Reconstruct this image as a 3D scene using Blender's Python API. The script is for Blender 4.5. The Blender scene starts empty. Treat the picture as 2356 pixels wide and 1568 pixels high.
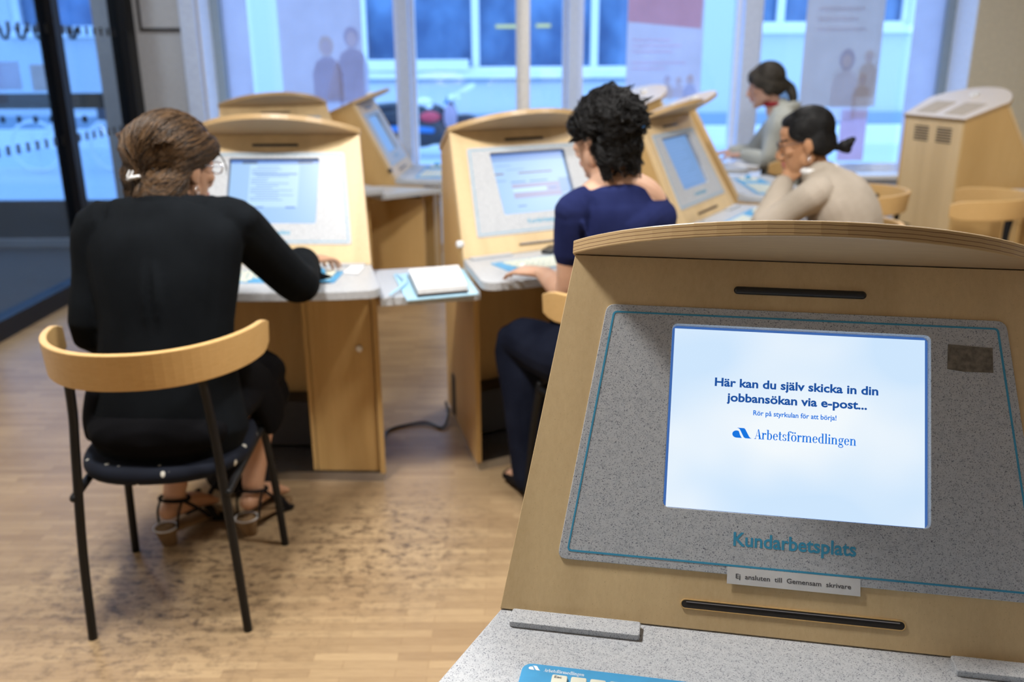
import bpy, bmesh, math, random
from mathutils import Vector as V3, Matrix
random.seed(7)
SC = bpy.context.scene
COL = SC.collection
PI = math.pi
R = math.radians

# ------------------------------------------------------------------ camera, world, lamps, exposure
cam = bpy.data.cameras.new('camera'); camo = bpy.data.objects.new('camera', cam); COL.objects.link(camo)
pitch, roll, FPX = .3098, .0057, 2050.14
cp, sp, cr, sr = math.cos(pitch), math.sin(pitch), math.cos(roll), math.sin(roll)
xr, up, bk = V3((1, 0, 0)), V3((0, sp, cp)), V3((0, -cp, sp))
cx, cu = xr*cr - up*sr, xr*sr + up*cr
camo.matrix_world = Matrix(((cx.x, cu.x, bk.x, 0), (cx.y, cu.y, bk.y, 0), (cx.z, cu.z, bk.z, 1.4239), (0, 0, 0, 1)))
cam.sensor_fit = 'HORIZONTAL'; cam.sensor_width = 36; cam.lens = FPX/2356*36
cam.clip_start = .05; cam.clip_end = 200
cam.dof.use_dof = True; cam.dof.focus_distance = 1.13; cam.dof.aperture_fstop = 3.8
SC.camera = camo

w = bpy.data.worlds.new('world'); SC.world = w; w.use_nodes = True
bg = w.node_tree.nodes['Background']; bg.inputs[0].default_value = (.285, .535, 1, 1); bg.inputs[1].default_value = 3.1

def area(name, loc, size, power, col=(1, .98, .95), rot=(0, 0, 0)):
    l = bpy.data.lights.new(name, 'AREA'); l.shape = 'SQUARE'; l.size = size; l.energy = power; l.color = col
    o = bpy.data.objects.new(name, l); COL.objects.link(o); o.location = loc; o.rotation_euler = rot
    return o
LAMPS = [(-.92, 1.76, 74), (.80, 1.88, 54), (2.3, 2.7, 28), (1.3, 5.3, 28), (-1.6, 5.2, 16), (-3.6, 5.7, 24)]  # last three are unseen, added to brighten column, grey pier and entrance
for x, y, p in LAMPS:
    area('ceiling_lamp_light', (x, y, 2.84), .34, p)
SC.view_settings.view_transform = 'Standard'; SC.view_settings.look = 'None'
SC.view_settings.exposure = 0; SC.view_settings.gamma = 1; SC.view_settings.use_curve_mapping = False
SC.cycles.max_bounces = 8; SC.cycles.transparent_max_bounces = 16; SC.cycles.caustics_reflective = False; SC.cycles.caustics_refractive = False
SC.cycles.use_denoising = True

# ------------------------------------------------------------------ materials
class NT:
    def __init__(s, name):
        s.m = bpy.data.materials.new(name); s.m.use_nodes = True; s.t = s.m.node_tree; s.b = s.t.nodes['Principled BSDF']
        s.out = s.t.nodes['Material Output']
    def n(s, typ, **kw):
        k = s.t.nodes.new(typ)
        for a, v in kw.items():
            if a.startswith('i_'): k.inputs[int(a[2:])].default_value = v
            else: setattr(k, a, v)
        return k
    def l(s, a, b): s.t.links.new(a, b)
    def coord(s, scale=(1, 1, 1), out='Object', rot=(0, 0, 0)):
        tc = s.n('ShaderNodeTexCoord'); mp = s.n('ShaderNodeMapping'); mp.inputs['Scale'].default_value = scale; mp.inputs['Rotation'].default_value = rot
        s.l(tc.outputs[out], mp.inputs[0]); return mp.outputs[0]
    def noise(s, vec, scale=5, detail=3, rough=.5):
        k = s.n('ShaderNodeTexNoise'); k.inputs['Scale'].default_value = scale; k.inputs['Detail'].default_value = detail; k.inputs['Roughness'].default_value = rough
        s.l(vec, k.inputs['Vector']); return k.outputs['Fac']
    def ramp(s, fac, stops, interp='LINEAR'):
        k = s.n('ShaderNodeValToRGB'); k.color_ramp.interpolation = interp
        e = k.color_ramp.elements
        while len(e) < len(stops): e.new(.5)
        for i, (p, c) in enumerate(stops):
            e[i].position = p; e[i].color = (*c, 1) if len(c) == 3 else c
        s.l(fac, k.inputs[0]); return k.outputs[0]
    def mix(s, fac, a, b, mode='MIX'):
        k = s.n('ShaderNodeMix', data_type='RGBA', blend_type=mode)
        for sock, v in ((k.inputs[0], fac), (k.inputs[6], a), (k.inputs[7], b)):
            if isinstance(v, (int, float)): sock.default_value = v
            elif isinstance(v, tuple): sock.default_value = (*v, 1)
            else: s.l(v, sock)
        return k.outputs[2]
    def math(s, op, a, b=None):
        k = s.n('ShaderNodeMath', operation=op)
        for i, v in enumerate((a, b)):
            if v is None: continue
            if isinstance(v, (int, float)): k.inputs[i].default_value = v
            else: s.l(v, k.inputs[i])
        return k.outputs[0]
    def base(s, c, rough=.5, metal=0, spec=.5):
        if isinstance(c, tuple): s.b.inputs['Base Color'].default_value = (*c, 1)
        else: s.l(c, s.b.inputs['Base Color'])
        s.b.inputs['Roughness'].default_value = rough; s.b.inputs['Metallic'].default_value = metal
        s.b.inputs['Specular IOR Level'].default_value = spec; return s
    def bump(s, h, strength=.2, dist=.002):
        k = s.n('ShaderNodeBump'); k.inputs['Strength'].default_value = strength; k.inputs['Distance'].default_value = dist
        s.l(h, k.inputs['Height']); s.l(k.outputs[0], s.b.inputs['Normal'])
M = {}
def plain(name, c, rough=.5, metal=0, spec=.5, nz=.06, sc=40):
    k = NT(name); v = k.noise(k.coord(), sc, 2)
    lo = tuple(x*(1-nz) for x in c); hi = tuple(min(1, x*(1+nz)) for x in c)
    k.base(k.ramp(v, [(.3, lo), (.7, hi)]), rough, metal, spec); M[name] = k.m; return k
def emit(name, c, s=1.0):
    k = NT(name); k.base((.02, .02, .02), .3)
    k.b.inputs['Emission Color'].default_value = (*c, 1); k.b.inputs['Emission Strength'].default_value = s; M[name] = k.m; return k

def birch(name, sc=(26, 26, 1.3), c1=(.62, .445, .235), c2=(.72, .54, .30), bands=(5.5, .3, .3)):
    k = NT(name)
    g = k.noise(k.coord(sc), 6, 5, .65)
    bnd = k.noise(k.coord(bands), 2.2, 1)
    col = k.ramp(g, [(.28, c1), (.72, c2)])
    col = k.mix(.35, col, k.ramp(bnd, [(.38, tuple(x*.80 for x in c1)), (.6, c2)]))
    fl = k.noise(k.coord((160, 160, 9)), 5, 2)
    col = k.mix(k.ramp(fl, [(.66, (0, 0, 0)), (.74, (1, 1, 1))]), col, tuple(x*.86 for x in c1))
    k.base(col, .42, 0, .4); M[name] = k.m; return k
birch('birch')
birch('birch_shaded', c1=(.56, .35, .13), c2=(.66, .44, .19))  # same birch, with the shade on the side panels mixed into its colour
birch('birch_band', sc=(5, 5, 90), c1=(.55, .33, .12), c2=(.72, .48, .21), bands=(1, 1, 1))
# plywood lid: face veneer, ply lines only on the cut edge
k = NT('ply_lid')
tc = k.n('ShaderNodeTexCoord')
LN = V3((0, .38, .925)).normalized()
dot = k.n('ShaderNodeVectorMath', operation='DOT_PRODUCT'); dot.inputs[1].default_value = LN; k.l(tc.outputs['Object'], dot.inputs[0])
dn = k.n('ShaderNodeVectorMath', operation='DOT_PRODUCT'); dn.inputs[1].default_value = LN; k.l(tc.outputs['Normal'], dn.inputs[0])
edge = k.math('LESS_THAN', k.math('ABSOLUTE', dn.outputs['Value']), .75)
wob = k.noise(k.coord((9, 9, 9)), 4, 3)
ph = k.math('ADD', k.math('MULTIPLY', dot.outputs['Value'], 1260), k.math('MULTIPLY', wob, 2.2))
st = k.math('SINE', ph)
stripe = k.ramp(st, [(0, (.50, .34, .16)), (.45, (.66, .48, .25)), (.75, (.30, .17, .07)), (1, (.24, .13, .05))])
gr = k.noise(k.coord((2.5, 40, 40)), 8, 4)
face = k.ramp(gr, [(.3, (.49, .355, .215)), (.7, (.57, .425, .265))])
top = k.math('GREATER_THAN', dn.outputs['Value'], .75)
face = k.mix(top, k.mix(1.0, face, (.86, .84, .80), 'MULTIPLY'), k.ramp(gr, [(.3, (.60, .53, .46)), (.7, (.68, .61, .54))]))  # underside veneer coloured darker for its shade; top face paler
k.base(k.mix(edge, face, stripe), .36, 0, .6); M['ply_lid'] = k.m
# speckled laminate
k = NT('granite'); v = k.coord()
s1 = k.ramp(k.noise(v, 640, 2, .6), [(.37, (0, 0, 0)), (.43, (1, 1, 1))])
s2 = k.ramp(k.noise(v, 130, 4, .7), [(.32, (.43, .45, .48)), (.50, (.52, .54, .565)), (.75, (.57, .58, .60))])
s3 = k.ramp(k.noise(v, 380, 2, .6), [(.28, (0, 0, 0)), (.34, (1, 1, 1))])
col = k.mix(s1, (.20, .21, .25), s2); col = k.mix(s3, (.10, .105, .14), col)
k.base(col, .38, 0, .4); M['granite'] = k.m
# parquet
k = NT('parquet'); v = k.coord()
br = k.n('ShaderNodeTexBrick', offset=.37, offset_frequency=2, squash=1.0)
br.inputs['Scale'].default_value = 1; br.inputs['Brick Width'].default_value = .21; br.inputs['Row Height'].default_value = .031
br.inputs['Mortar Size'].default_value = .0007; br.inputs['Mortar Smooth'].default_value = .2; br.inputs['Bias'].default_value = .0
br.inputs['Color1'].default_value = (.48, .34, .19, 1); br.inputs['Color2'].default_value = (.30, .20, .11, 1); br.inputs['Mortar'].default_value = (.18, .10, .045, 1)
k.l(v, br.inputs['Vector'])
g = k.noise(k.coord((3, 60, 60)), 5, 4, .6)
col = k.mix(.35, br.outputs['Color'], k.ramp(g, [(.3, (.28, .18, .095)), (.7, (.56, .40, .23))]))
big = k.noise(k.coord((1.1, 1.6, 1)), 1.5, 3)
col = k.mix(k.ramp(big, [(.42, (0, 0, 0)), (.68, (.35, .35, .35))]), col, (.33, .21, .11))
# scuff marks worn into the wood where chairs are pushed about
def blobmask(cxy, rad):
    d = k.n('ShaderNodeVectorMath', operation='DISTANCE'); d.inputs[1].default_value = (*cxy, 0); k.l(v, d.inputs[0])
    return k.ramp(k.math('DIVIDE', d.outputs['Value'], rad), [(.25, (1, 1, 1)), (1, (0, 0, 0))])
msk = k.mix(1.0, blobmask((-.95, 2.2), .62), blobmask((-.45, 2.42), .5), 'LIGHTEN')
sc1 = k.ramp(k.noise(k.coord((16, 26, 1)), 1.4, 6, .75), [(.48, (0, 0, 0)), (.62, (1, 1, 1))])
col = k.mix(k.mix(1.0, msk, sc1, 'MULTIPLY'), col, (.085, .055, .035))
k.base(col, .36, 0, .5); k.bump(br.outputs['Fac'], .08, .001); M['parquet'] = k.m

plain('column_white', (.86, .85, .83), .5)
plain('wall_grey', (.50, .51, .54), .8)
plain('wall_beige', (.74, .69, .56), .8)
plain('wall_white', (.74, .73, .71), .8)
plain('ceiling_white', (.66, .66, .66), .9)
plain('frame_white', (.82, .86, .94), .45)
plain('frame_hazed', (.64, .74, .98), .5)  # white frame with bluish daylight haze put into its colour
plain('black_metal', (.008, .008, .009), .45, 0, .25)
plain('black_plastic', (.018, .018, .02), .3)
plain('dark_recess', (.02, .016, .013), .7)
plain('dark_box', (.035, .032, .034), .6)
plain('steel', (.6, .6, .62), .3, 1)
plain('knob_white', (.75, .75, .76), .35)
plain('blue_line', (.05, .32, .52), .45)
plain('blue_plate', (.06, .33, .62), .35)
plain('key_cream', (.72, .72, .60), .5)
plain('key_ink', (.08, .08, .09), .5)
plain('white_ink', (.85, .87, .88), .5)
plain('label_tape', (.68, .68, .68), .35)
plain('brown_tape', (.17, .15, .12), .35, nz=.35, sc=160)
plain('paper', (.86, .86, .87), .6)
plain('plastic_blue', (.45, .72, .90), .25)
plain('mat_dark', (.10, .105, .11), .95)
plain('stone_strip', (.38, .40, .44), .7)
plain('lid_vent', (.42, .36, .29), .6)
plain('white_cloth', (.78, .79, .78), .8)
plain('facade', (.70, .72, .74), .9)
plain('facade_dark', (.33, .42, .50), .9)
plain('sill_white', (.95, .95, .95), .6)
plain('asphalt', (.62, .68, .74), .9)
plain('curb', (.92, .92, .92), .8)
plain('moto_black', (.02, .03, .05), .4)
plain('moto_red', (.75, .06, .10), .35)
plain('moto_blue', (.02, .2, .55), .4)
plain('moto_white', (.95, .95, .95), .25)
plain('chrome', (.9, .9, .92), .12, 1)
k = NT('night_pane'); k.base(k.ramp(k.noise(k.coord((.5, .5, .35)), 3, 3), [(.35, (.06, .13, .26)), (.65, (.16, .30, .50))]), .15); M['night_pane'] = k.m
emit('lamp_diffuser', (1, .95, .86), 6)
emit('far_lamp', (.55, .75, .45), 1.1)

k = NT('window_glass'); t = k.t
tr = k.n('ShaderNodeBsdfTransparent'); gl = k.n('ShaderNodeBsdfGlossy'); gl.inputs['Roughness'].default_value = .02
mx = k.n('ShaderNodeMixShader'); mx.inputs[0].default_value = .05
tr.inputs[0].default_value = (.96, .98, .99, 1)
k.l(tr.outputs[0], mx.inputs[1]); k.l(gl.outputs[0], mx.inputs[2]); k.l(mx.outputs[0], k.out.inputs[0]); M['window_glass'] = k.m
k = NT('door_glass')
tr = k.n('ShaderNodeBsdfTransparent'); gl = k.n('ShaderNodeBsdfGlossy'); gl.inputs['Roughness'].default_value = .02
mx = k.n('ShaderNodeMixShader'); mx.inputs[0].default_value = .06; tr.inputs[0].default_value = (.72, .80, .88, 1)
k.l(tr.outputs[0], mx.inputs[1]); k.l(gl.outputs[0], mx.inputs[2]); k.l(mx.outputs[0], k.out.inputs[0]); M['door_glass'] = k.m
def sheet(name, c, tl=.75):
    k = NT(name); d = k.n('ShaderNodeBsdfDiffuse'); t = k.n('ShaderNodeBsdfTranslucent'); mx = k.n('ShaderNodeMixShader'); mx.inputs[0].default_value = tl
    col = k.ramp(k.noise(k.coord((3, 3, 3)), 2, 2), [(.3, tuple(x*.94 for x in c)), (.7, c)])
    k.l(col, d.inputs[0]); k.l(col, t.inputs[0]); k.l(d.outputs[0], mx.inputs[1]); k.l(t.outputs[0], mx.inputs[2]); k.l(mx.outputs[0], k.out.inputs[0]); M[name] = k.m
sheet('poster_paper', (.86, .84, .90)); sheet('poster_lilac', (.92, .78, .90)); sheet('poster_red', (.88, .56, .60)); sheet('poster_grey', (.68, .65, .76)); sheet('poster_beige', (.86, .78, .74)); sheet('poster_skin', (.84, .77, .80)); sheet('poster_blue', (.70, .75, .92)); sheet('poster_orange', (.85, .66, .55))

def skin(name, c, c2):
    k = NT(name); v = k.coord(); col = k.ramp(k.noise(v, 14, 4), [(.3, c), (.7, c2)])
    k.base(col, .5, 0, .35); k.b.inputs['Subsurface Weight'].default_value = .08; k.b.inputs['Subsurface Radius'].default_value = (.02, .008, .004); M[name] = k.m
skin('skin_fair', (.52, .29, .21), (.60, .36, .27)); skin('skin_tan', (.46, .25, .15), (.54, .31, .20)); skin('skin_brown', (.42, .21, .11), (.52, .28, .15)); skin('skin_pink', (.52, .30, .20), (.60, .37, .26))
plain('lips', (.40, .13, .11), .4); plain('brow', (.03, .02, .015), .8); plain('eye', (.05, .035, .03), .2)
def hair(name, c1, c2, sc=(40, 40, 8)):
    k = NT(name); v = k.coord(sc); n = k.noise(v, 4, 4, .65)
    k.base(k.ramp(n, [(.35, c1), (.72, c2)]), .55, 0, .22); k.bump(n, .6, .004); M[name] = k.m
hair('hair_brown', (.016, .009, .005), (.085, .047, .022), (60, 60, 14)); hair('hair_black', (.004, .004, .005), (.018, .017, .018)); hair('hair_sleek', (.003, .003, .004), (.012, .012, .013)); hair('hair_ash', (.022, .019, .016), (.075, .066, .055))
def cloth(name, c, c2, sc=220, st=.25, big=9):
    k = NT(name); v = k.coord(); n = k.noise(v, sc, 2); b = k.noise(v, big, 3)
    k.base(k.ramp(b, [(.3, c), (.7, c2)]), .9, 0, .08); k.bump(n, st, .002); M[name] = k.m; return k
cloth('jacket_black', (.0032, .0042, .0055), (.0058, .0074, .0095)); cloth('skirt_black', (.0022, .0022, .003), (.0035, .0035, .0045))
cloth('tee_navy', (.010, .014, .060), (.018, .025, .095)); cloth('denim', (.006, .008, .018), (.014, .018, .035))
cloth('knit_beige', (.36, .31, .25), (.45, .39, .325), 300, .4); cloth('hood_grey', (.36, .37, .34), (.46, .47, .43), 260, .3); cloth('shirt_white', (.78, .78, .78), (.84, .84, .84)); cloth('shirt_red', (.25, .02, .03), (.33, .03, .04))
cloth('leather_black', (.008, .007, .008), (.02, .018, .018)); cloth('cork', (.20, .125, .065), (.27, .175, .095))
# seat cloth: navy with small pale flecks
k = NT('seat_fabric'); v = k.coord((1, 1, .6)); vo = k.n('ShaderNodeTexVoronoi'); vo.inputs['Scale'].default_value = 27; k.l(v, vo.inputs['Vector'])
fl = k.ramp(vo.outputs['Distance'], [(.13, (1, 1, 1)), (.17, (0, 0, 0))]); k.base(k.mix(fl, (.005, .007, .014), (.5, .48, .42)), .85, 0, .2); M['seat_fabric'] = k.m
# screens
k = emit('screen_white', (.80, .90, 1), 1.0); n = k.noise(k.coord((2.2, 2.2, 3)), 2, 2); k.l(k.ramp(n, [(.35, (.62, .80, 1)), (.65, (.90, .96, 1))]), k.b.inputs['Emission Color']); k.b.inputs['Emission Strength'].default_value = .98
emit('screen_page', (.36, .62, 1), .93); emit('screen_blue', (.30, .54, .98), .9); emit('screen_dim', (.19, .38, .74), .8); emit('screen_head', (.10, .28, .80), .8); emit('screen_row', (.25, .47, .92), .8); emit('screen_pale', (.48, .74, 1), 1); emit('screen_dark', (.05, .12, .30), .5)
emit('screen_red', (.22, .08, .16), .6); emit('screen_pink', (.42, .42, .72), .8); emit('ink_navy', (.004, .085, .38), .9); emit('ink_blue', (.0, .18, .78), .95); emit('screen_edge', (.05, .16, .5), .8)

# ------------------------------------------------------------------ mesh builder
class MB:
    def __init__(s): s.v = []; s.f = []; s.m = []
    def add(s, vs, fs, mi=0, X=None):
        o = len(s.v)
        for p in vs:
            p = V3(p); s.v.append(X @ p if X else p)
        for f in fs: s.f.append([i+o for i in f]); s.m.append(mi)
        return s
    def box(s, a, b, mi=0, X=None):
        x0, y0, z0 = a; x1, y1, z1 = b
        vs = [(x0, y0, z0), (x1, y0, z0), (x1, y1, z0), (x0, y1, z0), (x0, y0, z1), (x1, y0, z1), (x1, y1, z1), (x0, y1, z1)]
        return s.add(vs, [(0, 3, 2, 1), (4, 5, 6, 7), (0, 1, 5, 4), (1, 2, 6, 5), (2, 3, 7, 6), (3, 0, 4, 7)], mi, X)
    def prism(s, bot, top, mi=0, X=None):
        n = len(bot)
        return s.add(list(bot)+list(top), [tuple(range(n))[::-1], tuple(range(n, 2*n))]+[(i, (i+1) % n, n+(i+1) % n, n+i) for i in range(n)], mi, X)
    def ell(s, c, r, X=None, mi=0, seg=18, ring=12):
        vs = [(c[0], c[1], c[2]+r[2])]
        for i in range(1, ring):
            t = PI*i/ring
            for j in range(seg):
                a = 2*PI*j/seg; vs.append((c[0]+r[0]*math.sin(t)*math.cos(a), c[1]+r[1]*math.sin(t)*math.sin(a), c[2]+r[2]*math.cos(t)))
        vs.append((c[0], c[1], c[2]-r[2])); fs = []
        for j in range(seg): fs.append((0, 1+j, 1+(j+1) % seg))
        for i in range(ring-2):
            for j in range(seg):
                a = 1+i*seg+j; b = 1+i*seg+(j+1) % seg; fs.append((a, a+seg, b+seg, b))
        L = len(vs)-1; o = 1+(ring-2)*seg
        for j in range(seg): fs.append((L, o+(j+1) % seg, o+j))
        return s.add(vs, fs, mi, X)
    def loft(s, secs, ref=(1, 0, 0), X=None, mi=0, seg=16, sub=4, round_ends=True):
        """secs: (point, a, b); a along ref, b across; smooth interpolation, rounded ends"""
        P = [V3(q[0]) for q in secs]; A = [q[1] for q in secs]; B = [q[2] if len(q) > 2 else q[1] for q in secs]
        pts = []
        n = len(P)
        def cat(a, b, c, d, t): return .5*((2*b)+(c-a)*t+(2*a-5*b+4*c-d)*t*t+(3*b-a-3*c+d)*t*t*t)
        for i in range(n-1):
            i0, i3 = max(i-1, 0), min(i+2, n-1)
            for j in range(sub):
                t = j/sub
                pts.append((cat(P[i0], P[i], P[i+1], P[i3], t), max(.0005, cat(A[i0], A[i], A[i+1], A[i3], t)), max(.0005, cat(B[i0], B[i], B[i+1], B[i3], t))))
        pts.append((P[-1], A[-1], B[-1]))
        tang = []
        for i in range(len(pts)):
            a = pts[max(i-1, 0)][0]; b = pts[min(i+1, len(pts)-1)][0]; d = b-a
            tang.append(d.normalized() if d.length > 1e-9 else V3((0, 0, 1)))
        rings = []
        if round_ends:
            p, a, b = pts[0]; r = min(a, b)
            for f, sh in ((.0, 1.0), (.55, .83), (.85, .5)): rings.append((p-tang[0]*r*sh, max(a*f, .0004), max(b*f, .0004), tang[0]))
        for q, t in zip(pts, tang): rings.append((*q, t))
        if round_ends:
            p, a, b = pts[-1]; r = min(a, b)
            for f, sh in ((.85, .5), (.55, .83), (.0, 1.0)): rings.append((p+tang[-1]*r*sh, max(a*f, .0004), max(b*f, .0004), tang[-1]))
        vs = []; ref = V3(ref)
        for p, a, b, t in rings:
            sd = ref-t*ref.dot(t)
            if sd.length < 1e-4: sd = t.orthogonal()
            sd.normalize(); nn = t.cross(sd)
            for j in range(seg):
                an = 2*PI*j/seg; vs.append(p+sd*(a*math.cos(an))+nn*(b*math.sin(an)))
        k = len(rings); fs = [tuple(range(seg))[::-1], tuple(range((k-1)*seg, k*seg))]
        for i in range(k-1):
            for j in range(seg): fs.append((i*seg+j, i*seg+(j+1) % seg, (i+1)*seg+(j+1) % seg, (i+1)*seg+j))
        return s.add(vs, fs, mi, X)
    def tube(s, pts, r, X=None, mi=0, seg=10, sub=4):
        return s.loft([(p, r, r) for p in pts], (.31, .2, .93), X, mi, seg, sub)
    def torus(s, c, Rr, r, X=None, mi=0, seg=28, ss=8, axis='z'):
        vs = []
        for i in range(seg):
            a = 2*PI*i/seg
            for j in range(ss):
                b = 2*PI*j/ss; q = (Rr+r*math.cos(b)); p = (q*math.cos(a), q*math.sin(a), r*math.sin(b))
                if axis == 'y': p = (p[0], p[2], p[1])
                if axis == 'x': p = (p[2], p[0], p[1])
                vs.append((c[0]+p[0], c[1]+p[1], c[2]+p[2]))
        fs = [(i*ss+j, ((i+1) % seg)*ss+j, ((i+1) % seg)*ss+(j+1) % ss, i*ss+(j+1) % ss) for i in range(seg) for j in range(ss)]
        return s.add(vs, fs, mi, X)
    def cyl(s, a, b, r, X=None, mi=0, seg=20):
        a, b = V3(a), V3(b); t = (b-a).normalized(); u = t.orthogonal().normalized(); q = t.cross(u)
        bot = [a+u*r*math.cos(2*PI*i/seg)+q*r*math.sin(2*PI*i/seg) for i in range(seg)]
        return s.prism(bot, [p+(b-a) for p in bot], mi, X)
    def plate(s, loops, thick, bevel=.0012, X=None, mi=0):
        """flat board with holes: outlines are (x, y) loops, first the outer one; centred on z=0"""
        cu_ = bpy.data.curves.new('t', 'CURVE'); cu_.dimensions = '2D'; cu_.fill_mode = 'BOTH'
        cu_.extrude = max(thick/2-bevel, 0); cu_.bevel_depth = bevel; cu_.bevel_resolution = 1; cu_.offset = -bevel
        for lp in loops:
            sp_ = cu_.splines.new('POLY'); sp_.points.add(len(lp)-1); sp_.use_cyclic_u = True
            for i, (x, y) in enumerate(lp): sp_.points[i].co = (x, y, 0, 1)
        o = bpy.data.objects.new('t', cu_); COL.objects.link(o)
        dg = bpy.context.evaluated_depsgraph_get(); me = bpy.data.meshes.new_from_object(o.evaluated_get(dg))
        s.add([v.co for v in me.vertices], [tuple(p.vertices) for p in me.polygons], mi, X)
        bpy.data.objects.remove(o); bpy.data.curves.remove(cu_); bpy.data.meshes.remove(me); return s
    def mesh(s, name, mats, smooth=False):
        me = bpy.data.meshes.new(name); me.from_pydata([tuple(v) for v in s.v], [], s.f); me.update()
        bm = bmesh.new(); bm.from_mesh(me); bmesh.ops.remove_doubles(bm, verts=bm.verts, dist=1e-6); bm.faces.ensure_lookup_table()
        bmesh.ops.recalc_face_normals(bm, faces=bm.faces); bm.to_mesh(me); bm.free()
        if not isinstance(mats, (list, tuple)): mats = [mats]
        for m_ in mats: me.materials.append(M[m_])
        if len(mats) > 1 and len(me.polygons) == len(s.m):
            for p, i in zip(me.polygons, s.m): p.material_index = i
        if smooth:
            for p in me.polygons: p.use_smooth = True
        return me
    def build(s, name, mats, parent=None, smooth=False, bevel=0):
        o = bpy.data.objects.new(name, s.mesh(name, mats, smooth)); COL.objects.link(o)
        if parent: o.parent = parent
        if bevel:
            b = o.modifiers.new('bevel', 'BEVEL'); b.width = bevel; b.segments = 2; b.limit_method = 'ANGLE'; b.angle_limit = R(40)
        return o
    def sculpt(s, name, mats, parent=None, voxel=.005, smooth=6, matfn=None):
        """weld overlapping forms into one continuous skin"""
        me = s.mesh(name, mats if not isinstance(mats, (list, tuple)) else mats[0]); o = bpy.data.objects.new(name, me); COL.objects.link(o)
        r = o.modifiers.new('r', 'REMESH'); r.mode = 'VOXEL'; r.voxel_size = voxel
        if smooth:
            q = o.modifiers.new('s', 'SMOOTH'); q.iterations = smooth; q.factor = .5
        dg = bpy.context.evaluated_depsgraph_get(); m2 = bpy.data.meshes.new_from_object(o.evaluated_get(dg)); m2.name = name
        o.modifiers.clear(); o.data = m2; bpy.data.meshes.remove(me)
        m2.materials.clear()
        for a in (mats if isinstance(mats, (list, tuple)) else [mats]): m2.materials.append(M[a])
        for p in m2.polygons:
            p.use_smooth = True
            if matfn: p.material_index = matfn(p.center)
        if parent: o.parent = parent
        return o

def tag(o, label=None, cat=None, group=None, kind=None):
    if label: o['label'] = label
    if cat: o['category'] = cat
    if group: o['group'] = group
    if kind: o['kind'] = kind
    return o
def empty(name, loc=(0, 0, 0), rz=0, label=None, cat=None, group=None, kind=None):
    o = bpy.data.objects.new(name, None); COL.objects.link(o); o.location = loc; o.rotation_euler = (0, 0, rz); o.empty_display_size = .1
    return tag(o, label, cat, group, kind)
def copy_tree(o, parent=None):
    c = o.copy(); COL.objects.link(c); c.parent = parent
    for ch in list(o.children): copy_tree(ch, c)
    return c
def struct(mb, name, mats, **kw): return tag(mb.build(name, mats, **kw), kind='structure')
def text_mb(body, width=None, height=None, bold=.0, align='LEFT', X=None, mi=0, mb=None):
    """flat lettering; left-bottom at the origin, scaled to the given width and cap height"""
    cu_ = bpy.data.curves.new('t', 'FONT'); cu_.body = body; cu_.size = 1; cu_.offset = bold; cu_.resolution_u = 3; cu_.extrude = .0
    o = bpy.data.objects.new('t', cu_); COL.objects.link(o); dg = bpy.context.evaluated_depsgraph_get()
    me = bpy.data.meshes.new_from_object(o.evaluated_get(dg)); vs = [v.co.copy() for v in me.vertices]
    x0 = min(v.x for v in vs); x1 = max(v.x for v in vs); sx = width/(x1-x0); sy = (height/.728) if height else sx
    mb = mb or MB(); mb.add([((v.x-x0)*sx, v.y*sy, 0) for v in vs], [tuple(p.vertices) for p in me.polygons], mi, X)
    bpy.data.objects.remove(o); bpy.data.curves.remove(cu_); bpy.data.meshes.remove(me); return mb

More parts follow.
